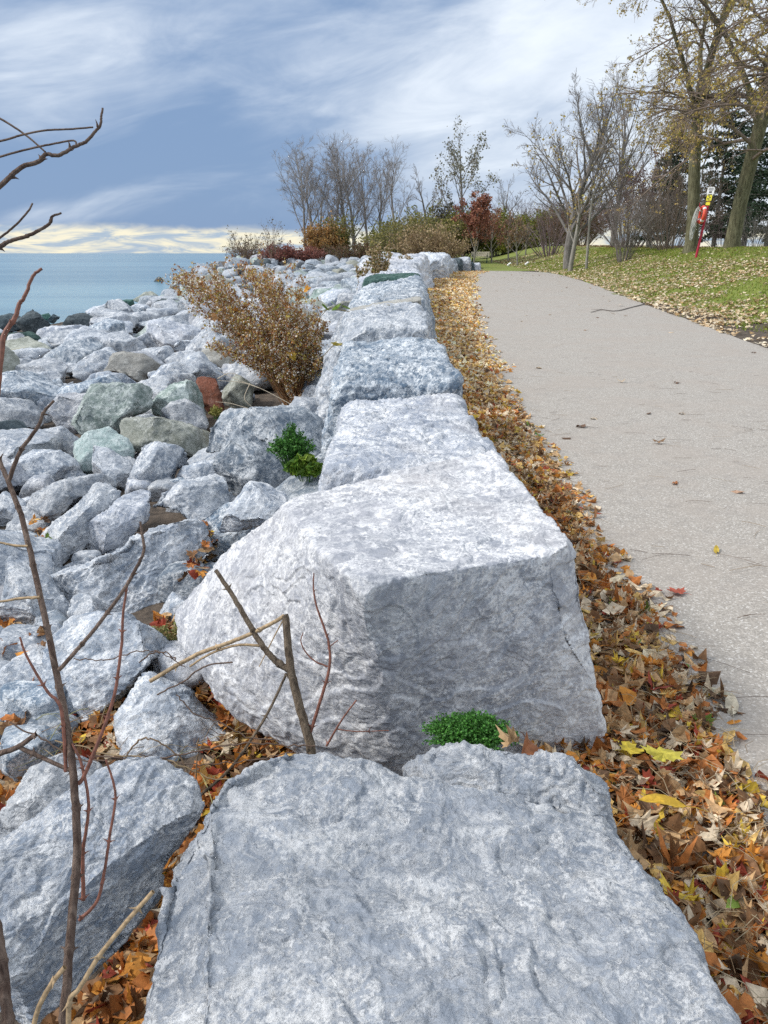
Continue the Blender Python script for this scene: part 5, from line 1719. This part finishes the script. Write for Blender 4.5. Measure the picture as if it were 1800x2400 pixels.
# twigs reaching in at the upper left, all rooted off the picture
t1 = empty('thorny_branch', at_depth(-420, 2500, 1.05), 'upper dark thorny branch reaching in against the sky at the left', 'branch')
m = MB()
cane(m, [(-420, 2500), (-430, 1700), (-330, 900), (-140, 520), (0, 402), (45, 362), (85, 348), (99, 333), (125, 336), (160, 318), (187, 305), (204, 286), (217, 269), (219, 250), (222, 234)], 1.05, .0042, .0014, step=.045, size=.009, k=7)
m.build('main_stem', M_STEM, t1)
for pts in ([(-120, 190), (0, 256), (52, 289), (80, 312), (98, 328)], [(-150, 340), (0, 305), (47, 292), (96, 282), (150, 279), (201, 275)], [(-150, 385), (0, 339), (58, 323), (114, 311), (159, 304), (165, 316)]):
    m = MB()
    cane(m, pts, 1.05, .0016, .0012, thorn=False, k=5)
    m.build('side_twig', M_STEM, t1)
t2 = empty('thorny_branch', at_depth(-360, 2500, 1.1), 'lower thin thorny branch at the left in front of the lake horizon', 'branch')
m = MB()
cane(m, [(-360, 2500), (-380, 1600), (-260, 800), (-80, 580), (0, 533), (20, 521), (58, 510), (90, 494), (108, 482), (112, 468), (133, 460)], 1.1, .0045, .0015, step=.040, size=.008, k=6)
m.build('main_stem', M_STEM, t2)
m = MB()
cane(m, [(-70, 560), (0, 514), (35, 485), (61, 456), (70, 439)], 1.1, .0018, .0013, thorn=False, k=5)
m.build('side_twig', M_STEM, t2)
m = MB()
cane(m, [(-60, 2500), (-70, 1700), (-40, 1050), (-8, 860), (0, 788), (9, 724), (32, 686), (41, 657), (52, 643), (70, 599), (90, 580)], 1.2, .006, .0022, step=.16, size=.006)
tag(m.build('red_shoot', M_STEM_RED), 'red brown shoot curving up before the water at the left picture edge', 'shoot')

# cut sapling before the huge block
sp = empty('cut_sapling', at_depth(690, 1800, 2.20), 'pruned brown sapling with thorny arms standing before the huge smooth block', 'sapling')
D_ = 2.20
for nm, pts, r0, r1, mt, th in [('trunk', [(690, 1800), (676, 1660), (668, 1600), (645, 1520), (628, 1445), (622, 1390), (616, 1328)], .0150, .0105, M_STEM_OLD, False),
                                ('arm', [(632, 1450), (605, 1435), (575, 1405), (548, 1365), (520, 1315), (495, 1275), (466, 1231)], .0105, .0060, M_STEM_OLD, True),
                                ('arm', [(614, 1330), (590, 1345), (540, 1370), (490, 1390), (430, 1412), (370, 1444), (324, 1472)], .0058, .0062, M_STEM_TAN, True),
                                ('arm', [(560, 1395), (520, 1393), (480, 1402), (440, 1420), (410, 1440)], .0042, .003, M_STEM_TAN, True),
                                ('arm', [(668, 1590), (690, 1520), (710, 1450), (712, 1400), (700, 1355), (684, 1310), (677, 1270), (678, 1238)], .0052, .0018, M_STEM_RED, True),
                                ('arm', [(708, 1440), (680, 1428), (660, 1408), (650, 1385), (655, 1366)], .0026, .0014, M_STEM_RED, False),
                                ('arm', [(709, 1400), (718, 1392), (730, 1383)], .0022, .0012, M_STEM_RED, False),
                                ('arm', [(618, 1457), (583, 1532), (545, 1594), (494, 1664), (428, 1722)], .0038, .0044, M_STEM_OLD, True),
                                ('arm', [(705, 1612), (735, 1560), (770, 1512)], .0034, .0022, M_STEM_RED, True),
                                ('arm', [(728, 1575), (770, 1580), (840, 1578)], .0020, .0012, M_STEM_RED, True),
                                ('arm', [(614, 1335), (595, 1370), (580, 1400), (560, 1440)], .0022, .0014, M_STEM_TAN, False)]:
    m = MB()
    cane(m, pts, D_, r0, r1, thorn=th, step=.13, size=.014)
    m.build(nm, mt, sp)
# dead vines on the ground round it
vm = MB()
for pts in ([(680, 1612), (600, 1610), (520, 1606), (430, 1622), (330, 1640), (200, 1632)], [(640, 1620), (560, 1640), (480, 1650), (400, 1650), (300, 1630)], [(120, 1600), (240, 1630), (350, 1640), (460, 1680), (620, 1690)],
            [(300, 1430), (330, 1412), (360, 1410), (380, 1425)], [(380, 1500), (420, 1540), (470, 1560), (530, 1590), (600, 1600)], [(160, 1420), (220, 1425), (290, 1410), (340, 1408), (400, 1440)],
            [(270, 1640), (300, 1600), (340, 1600), (390, 1640), (420, 1700)], [(422, 1720), (425, 1650), (430, 1595)], [(20, 1560), (100, 1600), (170, 1640), (260, 1640)], [(340, 1500), (400, 1470), (440, 1440), (500, 1430)]):
    L_ = px_line(pts, 2.18)
    vm.tube(L_ + rng.normal(0, .002, L_.shape), np.full(len(L_), rng.uniform(.0018, .0034)), 4, [(.2, .14, .09), (.13, .09, .07), (.3, .22, .13)][rng.randint(3)])
for k in range(70):
    c_ = at_ground(rng.uniform(330, 640), rng.uniform(1400, 1700), rng.rand() * .12) if k < 40 else at_ground(rng.uniform(60, 280), rng.uniform(1560, 1660), .05 + rng.rand() * .1)
    a, L2 = rng.uniform(0, 6.28), rng.uniform(.06, .28)
    t = np.linspace(0, 1, 6)[:, None]
    vm.tube(c_ + t * L2 * np.array([math.cos(a), math.sin(a), .15]) + t * (1 - t) * np.array([0, 0, 1]) * rng.uniform(0, .2), np.full(6, rng.uniform(.0008, .0016)), 3, [(.2, .14, .09), (.32, .25, .13), (.3, .29, .13)][k % 3])
tag(vm.build('dead_vines', M_DRY, None, colour=True), 'tangle of dead vines and stalks over the leaves at the sapling', 'vines', kind='stuff')

# dried aster bush
def seed_bush(name, base, targets, label, n_side, rad, cols, heads, headsize, leafn=0, cat='bush', t0=.28):
    root = empty(name, base, label, cat)
    a_, b_ = MB(), MB()
    PL, RL, PT, RT, HP, LP = [], [], [], [], [], []
    for tg in targets:
        off = rng.normal(0, 1, 3) * (.065, .06, 0)
        p0 = base + off
        mid = p0 + (tg - p0) * .5 + np.array([0, 0, 1]) * np.linalg.norm(tg - p0) * .10 + rng.normal(0, .03, 3)
        L_ = smooth_line([p0 - (0, 0, .05), p0 + (mid - p0) * .5 + (0, 0, .02), mid, tg], 12)
        L_ += rng.normal(0, .004, L_.shape)
        PL.append(L_)
        RL.append(np.linspace(rad, rad * .35, 12))
        for k in range(n_side):
            t = t0 + (1 - t0) * rng.rand() ** .8
            i = min(int(t * 11), 10)
            P = L_[i] + (L_[i + 1] - L_[i]) * rng.rand()
            d = unit(unit(L_[i + 1] - L_[i]) + rng.normal(0, .75, 3) + (0, 0, .25))
            ln = rng.uniform(.08, .26) * (1.1 - .6 * t)
            q = np.array([P, P + d * ln * .5 + rng.normal(0, .008, 3), P + d * ln + (0, 0, .01)])
            PT.append(q)
            RT.append(np.array([rad * .4, rad * .3, rad * .2]))
            for j in range(heads):
                s_ = rng.uniform(.3, 1.05)
                HP.append(P + d * ln * s_ + rng.normal(0, .018, 3))
            for j in range(leafn):
                LP.append(P + d * ln * rng.rand() + rng.normal(0, .012, 3))
    V, F = tubes(PL, RL, 4)
    a_.add(V, F, np.repeat(np.array(cols)[rng.randint(len(cols), size=len(PL))], 48, 0))
    a_.build('stems', M_DRY, root, colour=True)
    V, F = tubes(PT, RT, 3)
    b_.add(V, F, np.repeat(np.array(cols)[rng.randint(len(cols), size=len(PT))], 9, 0))
    sd = b_.build('side_twigs', M_DRY, root, colour=True)
    h_ = MB()
    h_.add(*leaf_faces(rng, np.array(HP), headsize, heads_t))
    if LP:
        h_.add(*leaf_faces(rng, np.array(LP), headsize * 1.5, leaf_t))
    h_.build('seed_heads', M_DRYLEAF, sd, colour=True, smooth=False)
    return root


heads_t = [(.82, .76, .67), (.84, .79, .72), (.74, .65, .54), (.5, .36, .23), (.34, .2, .11), (.5, .4, .16), (.8, .72, .6)]
leaf_t = [(.40, .18, .06), (.46, .24, .08), (.30, .13, .06), (.46, .32, .09), (.46, .38, .10)]
bb = at_ground(640, 878, .05)
Db = (bb - ORG) @ FWD
tg = []
for (cx, cy, sx, sy, k) in [(450, 610, 55, 35, 26), (540, 590, 55, 30, 24), (610, 620, 60, 35, 22), (500, 690, 70, 35, 30), (600, 700, 55, 40, 26), (665, 690, 30, 45, 18), (400, 590, 30, 16, 14), (540, 755, 35, 22, 10), (625, 785, 32, 35, 12), (690, 730, 14, 60, 12), (455, 745, 22, 10, 5)]:
    for j in range(k):
        tg.append(at_depth(cx + rng.normal(0, .75) * sx, cy + rng.normal(0, .75) * sy, Db + rng.normal(0, .35)))
seed_bush('dried_aster_bush', bb, tg, 'large dried brown aster bush with cream fluffy seed heads by the wall', 22, .0042, [(.30, .15, .07), (.36, .19, .09), (.24, .12, .06), (.42, .29, .15)], 6, .024, 4, t0=.40)
for k, (px, py, tint, lb) in enumerate([(511, 690 - 18, (.5, .22, .04), 'orange leaf caught high in the brown aster bush'), (463, 682, (.48, .25, .1), 'tan orange leaf caught at the left of the brown aster bush'),
                                        (662, 626, (.55, .26, .03), 'bright orange leaf caught at the right top of the aster bush'), (535, 712, (.5, .3, .05), 'small golden leaf low in the aster bush, left of centre'), (630, 768, (.5, .34, .05), 'yellow leaf caught in the lower right stems of the aster bush')]):
    one_leaf(0, 0, MAPLE, .17, tint, lb, P=at_depth(px, py, Db - .42), curl=.4, tilt=.9)
# upright straw stems between bush and wall
m = MB()
for k in range(46):
    b = at_ground(rng.uniform(610, 700), rng.uniform(850, 890), 0.0)
    t = at_depth(rng.uniform(600, 700), rng.uniform(640, 800), (b - ORG) @ FWD + rng.normal(0, .15))
    L_ = smooth_line([b, b + (t - b) * .5 + rng.normal(0, .03, 3), t], 7)
    m.tube(L_, np.linspace(.0048, .0022, 7), 4, [(.36, .26, .15), (.28, .18, .10), (.2, .12, .07), (.32, .28, .12)][k % 4])
tag(m.build('straw_stems', M_DRY, None, colour=True), 'clump of upright straw coloured dead stems between aster bush and wall', 'stems')

# bleached bent stalks before the red stone
m = MB()
for pts in ([(640, 990 - 110), (600, 858), (560, 838), (500, 815), (470, 800)], [(560, 838), (520, 826), (470, 822)], [(540, 828), (528, 860), (545, 880)], [(470, 818), (495, 806), (520, 812)], [(560, 890), (500, 872), (465, 868)]):
    L_ = px_line(pts, Db - .55)
    m.tube(L_, np.linspace(.005, .002, len(L_)), 4, (.60, .52, .40))
tag(m.build('bleached_stalk', M_DRY, None, colour=True), 'bleached bent stalk lying in front of the red brown stone', 'stalk')

# green tufts
def tuft(px, py, w, h, n, label, z=None, yv=None, seed=0, tints=((.05, .17, .03), (.08, .24, .04), (.04, .12, .03)), lsz=.018, P=None, name='green_weed', fern=True):
    r_ = np.random.RandomState(seed)
    b = P if P is not None else at_ground(px, py, .1)
    root = empty(name, b, label, 'weed')
    PL, RL, LP = [], [], []
    for k in range(n):
        a = r_.uniform(0, 6.283)
        e = r_.rand() ** .6
        tip = b + np.array([math.cos(a) * e * w, math.sin(a) * e * w * .7, h * (1.05 - .55 * e) * r_.uniform(.7, 1.1)])
        b0 = b + np.array([math.cos(a) * e * w * .35, math.sin(a) * e * w * .3, 0])
        L_ = smooth_line([b0, b0 + (tip - b0) * .5 + (0, 0, h * .15), tip], 7)
        PL.append(L_)
        RL.append(np.linspace(.0018, .0008, 7))
        d = unit(L_[-1] - L_[3])
        sd = unit(np.cross(d, (0, 0, 1)) + 1e-6)
        for j in range(14):
            t = .35 + .65 * j / 13
            i = min(int(t * 6), 5)
            q = L_[i] + (L_[i + 1] - L_[i]) * (t * 6 - i)
            wd = h * .22 * (1.15 - t)
            for s_ in (-1, 1):
                LP.append(q + sd * s_ * wd * r_.uniform(.3, 1) + r_.normal(0, .004, 3))
    m_ = MB()
    m_.add(*tubes(PL, RL, 3), np.array([(.1, .22, .05)]).repeat(len(PL) * 21, 0))
    stm = m_.build('stems', M_GREEN, root, colour=True)
    l_ = MB()
    l_.add(*leaf_faces(r_, np.array(LP), lsz, tints, .3))
    l_.build('leaflets', M_GREEN, root, colour=True, smooth=False)
    return root


g0 = at_z(1012, 1612, .37)
tuft(0, 0, .13, .09, 260, 'bright green ferny weed growing between the low stone and huge block', P=g0, seed=1, lsz=.0085, tints=((.06, .2, .03), (.10, .29, .05), (.05, .15, .03)))
tuft(0, 0, .18, .30, 170, 'feathery green weed beside the blue grey streaked boulder', P=at_z(632, 1010, .18), seed=2, lsz=.018, tints=((.06, .19, .03), (.10, .27, .05), (.05, .14, .03)))
tuft(0, 0, .12, .20, 26, 'broad leaved yellow green weed against the flat topped wall block', P=at_z(662, 1040, .12), seed=3, lsz=.075, tints=((.14, .25, .03), (.2, .28, .04), (.10, .2, .03)))
one_leaf(1145, 1598, ROUGH, .10, (.28, .11, .05), 'rust brown curled leaf beside the bright green ferny weed', P=at_z(1145, 1604, .47), curl=.8, tilt=.5)
one_leaf(1110, 1598, MAPLE, .08, (.45, .30, .16), 'small tan leaf between the ferny weed and the rust brown leaf', P=at_z(1108, 1602, .46), curl=.8, tilt=.5)
# yellow green straggle at the foot of the huge block's lake side
tuft(0, 0, .22, .24, 40, 'straggling yellow green weed with tan leaves at the huge block', P=at_ground(385, 1440, .0), seed=4, lsz=.022, tints=((.3, .28, .10), (.38, .3, .14), (.22, .24, .08)))
tuft(0, 0, .10, .16, 30, 'small yellowish weed under the red brown stone', P=at_ground(468, 905, .15), seed=5, lsz=.022, tints=((.3, .3, .08), (.36, .32, .1)))
# a creeper on the whitest block
for k, (px, py, z_, lb) in enumerate([(722, 672, .98, 'pair of green leaves on a creeper over the whitest block'), (772, 700, 1.02, 'little creeper with three leaves on top of the whitest block'), (735, 752, .8, 'creeper with yellowish leaves hanging at the side of the whitest block')]):
    b = at_depth(px, py, (8.1, 8.3, 7.4)[k])
    m = MB()
    L_ = smooth_line([b + (-.2, .1, -.12), b + (-.06, 0, .03), b + (.02, 0, .02), b + (.16, .05, -.01)], 9)
    m.tube(L_, np.full(9, .004), 4, (.3, .24, .12))
    for j in range(4):
        q = L_[2 + 2 * j - (j == 3)] + rng.normal(0, .02, 3)
        V, F, T = leaf_batch(rng, OVAL, np.array([q + (0, -.02, .03)]), np.array([.15]), np.array([[(.17, .27, .04), (.14, .24, .04), (.36, .29, .05)][k]]), .3, .9)
        m.add(V, F, T)
    tag(m.build('creeper', M_GREEN, None, colour=True, smooth=False), lb, 'creeper')

# goldenrod by the wall
heads_t = [(.56, .43, .27), (.62, .49, .33), (.44, .31, .18), (.58, .46, .30)]
leaf_t = [(.24, .20, .06), (.16, .18, .05), (.3, .2, .08)]
for k, (px, y, ytop, w_, n_, lb) in enumerate([(822, 21.5, 520, .35, 16, 'tall tan goldenrod with plume heads behind the dark green slab'), (790, 22.5, 560, .35, 10, 'shorter goldenrod left of the tall tan one'), (868, 29, 545, .5, 12, 'fine tan weed sticking up left of the highest wall block')]):
    b = foot(px, y)
    hh = tall(px, y, ytop)
    seed_bush('goldenrod', b, [b + np.array([rng.normal() * w_ * .5, rng.normal() * w_ * .4, hh * rng.uniform(.72, 1.0)]) for _ in range(n_)], lb, 34, .008, [(.3, .2, .1), (.24, .2, .08)], 5, .05, 2, 'weed')
# ------------------------------------------------------------------ life ring post and bench
M_RED = plain('red_paint', (.42, .015, .045), .45, 20, .12)
M_RING = plain('orange_red_ring', (.72, .09, .05), .5, 25, .1)
M_WHITE = plain('white_paint', (.78, .79, .80), .5, 15, .05)
M_YEL = plain('yellow_sign', (.78, .70, .02), .5)
M_BLACK = plain('black_print', (.03, .03, .035), .6)
M_ROPE = plain('grey_rope', (.52, .53, .50), .85, 60, .25)
M_SLAT = plain('cream_wood', (.80, .72, .56), .65, 30, .15)
M_GRN = plain('dark_green_iron', (.02, .07, .045), .5)

pb = foot(1503, 34.5)
hp = tall(1503, 34.5, 400)
root = empty('life_ring_post', pb, 'leaning red pole with white and yellow signs and an orange life ring', 'life ring post')
lean = unit(np.array([.115, .0, 1.0]))
face = unit(np.array([-.985, .04, .1]))          # the ring faces the water, seen nearly edge on
sidev = unit(np.cross(lean, face))
face = np.cross(sidev, lean)
def onp(t): return pb + lean * t
m = MB()
m.tube([onp(-.15), onp(hp * .5), onp(hp * .92)], [.050, .050, .048], 12)
m.build('pole', M_RED, root)
Rm = np.stack([sidev, face, lean], 1)
def plate(name, t, w, h, mat, off=.07, turn=0.0, round_=True):
    m = MB()
    ca, sa = math.cos(turn), math.sin(turn)
    u_, v_ = sidev * ca + face * sa, face * ca - sidev * sa
    n_ = 28
    a_ = np.arange(n_) * 6.2832 / n_
    e_ = 5.0
    xx = np.sign(np.cos(a_)) * np.abs(np.cos(a_)) ** (2 / e_) * w / 2
    yy = np.sign(np.sin(a_)) * np.abs(np.sin(a_)) ** (2 / e_) * h / 2
    c0 = onp(t) + v_ * off
    fr = c0 + xx[:, None] * u_ + yy[:, None] * lean
    bk = fr - v_ * .012
    V = np.concatenate([fr, bk, [c0], [c0 - v_ * .012]])
    i = np.arange(n_)
    j = (i + 1) % n_
    m.add(V, [np.stack([np.full(n_, 2 * n_), i, j], 1), np.stack([np.full(n_, 2 * n_ + 1), j + n_, i + n_], 1), np.stack([i, i + n_, j + n_, j], 1)])
    return m.build(name, mat, root, smooth=False), c0, u_, v_
TURN = -.85
sg, c0, u_, v_ = plate('white_sign', hp * .925, .30, .33, M_WHITE, turn=TURN)
m = MB()                                              # its lines of print and a pictogram
for k, (dy, ww, hh_) in enumerate([(.11, .2, .02), (.065, .22, .014), (.03, .18, .014), (-.04, .12, .06), (-.12, .2, .016)]):
    m.box(c0 + v_ * .004 + lean * dy, (ww, .003, hh_), np.stack([u_, v_, lean], 1))
m.build('print', M_BLACK, sg, smooth=False)
sy, c0, u_, v_ = plate('yellow_sign', hp * .835, .22, .26, M_YEL, turn=TURN)
m = MB()
for (dx, dy, ww, hh_) in [(-.02, .07, .08, .03), (.03, .015, .06, .04), (-.03, -.04, .09, .03), (.01, -.09, .12, .02)]:
    m.box(c0 + v_ * .004 + lean * dy + u_ * dx, (ww, .003, hh_), np.stack([u_, v_, lean], 1))
m.build('print', M_BLACK, sy, smooth=False)
sy2, c0, u_, v_ = plate('small_yellow_sign', hp * .755, .18, .12, M_YEL, turn=TURN)
# bracket holding the ring
m = MB()
for t, w_ in ((.70, .30), (.50, .20)):
    m.tube([onp(hp * t), onp(hp * t) + face * .20, onp(hp * t) + face * .34], [.018, .018, .016], 8)
m.tube([onp(hp * .70) + face * .34, onp(hp * .70) + face * .36 + lean * .16], [.016, .014], 8)
m.build('bracket', M_RED, root)
ring = empty('life_ring', onp(hp * .60) + face * .16, 'orange red life ring with white bands hung on the red pole', 'life ring')
cr = onp(hp * .60) + face * .17
n_, k_ = 48, 14
A_ = np.arange(n_) * 6.2832 / n_
B_ = np.arange(k_) * 6.2832 / k_
Rr, rr = .30, .075
rad = sidev[None] * np.cos(A_)[:, None] + lean[None] * np.sin(A_)[:, None]
V = cr + rad[:, None] * (Rr + rr * np.cos(B_))[None, :, None] + face[None, None] * (rr * np.sin(B_))[None, :, None]
i, j = np.arange(n_)[:, None], np.arange(k_)[None]
F = np.stack([i * k_ + j, ((i + 1) % n_) * k_ + j, ((i + 1) % n_) * k_ + (j + 1) % k_, i * k_ + (j + 1) % k_], -1).reshape(-1, 4)
m = MB()
m.add(V.reshape(-1, 3), F)
m.build('ring', M_RING, ring)
for q in range(4):
    a0 = math.pi / 4 + q * math.pi / 2
    A2 = a0 + np.linspace(-.13, .13, 6)
    rad = sidev[None] * np.cos(A2)[:, None] + lean[None] * np.sin(A2)[:, None]
    V = cr + rad[:, None] * (Rr + rr * 1.04 * np.cos(B_))[None, :, None] + face[None, None] * (rr * 1.04 * np.sin(B_))[None, :, None]
    i, j = np.arange(5)[:, None], np.arange(k_)[None]
    F = np.stack([i * k_ + j, (i + 1) * k_ + j, (i + 1) * k_ + (j + 1) % k_, i * k_ + (j + 1) % k_], -1).reshape(-1, 4)
    m = MB()
    m.add(V.reshape(-1, 3), F)
    m.build('band', M_WHITE, ring)
# coil of rope hung beside the ring
rng = np.random.RandomState(990)
m = MB()
c_ = onp(hp * .69) + face * .36
for k in range(15):
    L1 = rng.uniform(.85, 1.35)
    t = np.linspace(0, 1, 22)
    w_ = rng.uniform(.07, .17)
    a = t * 2 * math.pi
    off = rng.normal(0, .03, 3)
    P = c_ + off + np.outer(np.sin(a) * w_, sidev) * .8 + np.outer(np.sin(a) * w_ * .7, face) + np.outer(-(1 - np.cos(a)) * .5 * L1, (0, 0, 1)) + np.outer((1 - np.cos(a)) * .08, face)
    m.tube(P, np.full(22, .011), 5)
tag(m.build('rope_coil', M_ROPE), 'coil of grey white rope hanging in long loops beside the life ring', 'rope')

b = foot(1036, 68)
bn = empty('park_bench', b, 'cream slatted park bench with dark green legs far off by the hedge', 'bench')
ca, sa = math.cos(-.2), math.sin(-.2)
Rz = np.array([[ca, -sa, 0], [sa, ca, 0], [0, 0, 1]])
def bl(x, y, z): return b + Rz @ np.array([x, y, z])
def slat(nm, cen, size, tilt=0.0):
    m = MB()
    ct, st_ = math.cos(tilt), math.sin(tilt)
    m.box(bl(*cen), size, Rz @ np.array([[1, 0, 0], [0, ct, -st_], [0, st_, ct]]))
    o = m.build(nm, M_SLAT, bn, smooth=False)
    bv = o.modifiers.new('round', 'BEVEL')
    bv.width = .008
    bv.segments = 2
    return o
for k in range(4):
    slat('seat_slat', (0, -.22 + .125 * k, .46), (1.55, .105, .04))
for k in range(3):
    slat('backrest_slat', (0, .30 + .035 * k, .60 + .135 * k), (1.55, .04, .125), -.25)
for sx in (-.6, .6):
    m = MB()
    m.tube([bl(sx, -.26, -.03), bl(sx, -.22, .25), bl(sx, -.20, .43)], [.035, .03, .03], 8)
    m.tube([bl(sx, .24, -.03), bl(sx, .20, .25), bl(sx, .24, .45), bl(sx, .40, .92)], [.035, .03, .03, .025], 8)
    m.tube([bl(sx, -.24, .42), bl(sx, .22, .42)], [.03, .03], 8)
    m.build('leg', M_GRN, bn)
    m = MB()
    m.tube([bl(sx, -.22, .44), bl(sx, -.24, .62), bl(sx, -.1, .68), bl(sx, .30, .66)], [.022, .022, .025, .022], 8)
    m.build('armrest', M_GRN, bn)

for k, (px, y, lb) in enumerate([(1100, 60, 'left one of two small white markers in the leaves under the young trees'), (1138, 60, 'right one of two small white markers in the leaves under the young trees')]):
    p = foot(px, y)
    m = MB()
    m.tube([p - (0, 0, .05), p + (0, 0, .16)], [.02, .02], 6)
    m.tube([p + (-.10, .06, .12), p + (0, 0, .22), p + (.12, -.06, .30)], [.09, .085, .07], 8)
    tag(m.build('ground_marker', M_WHITE), lb, 'marker')
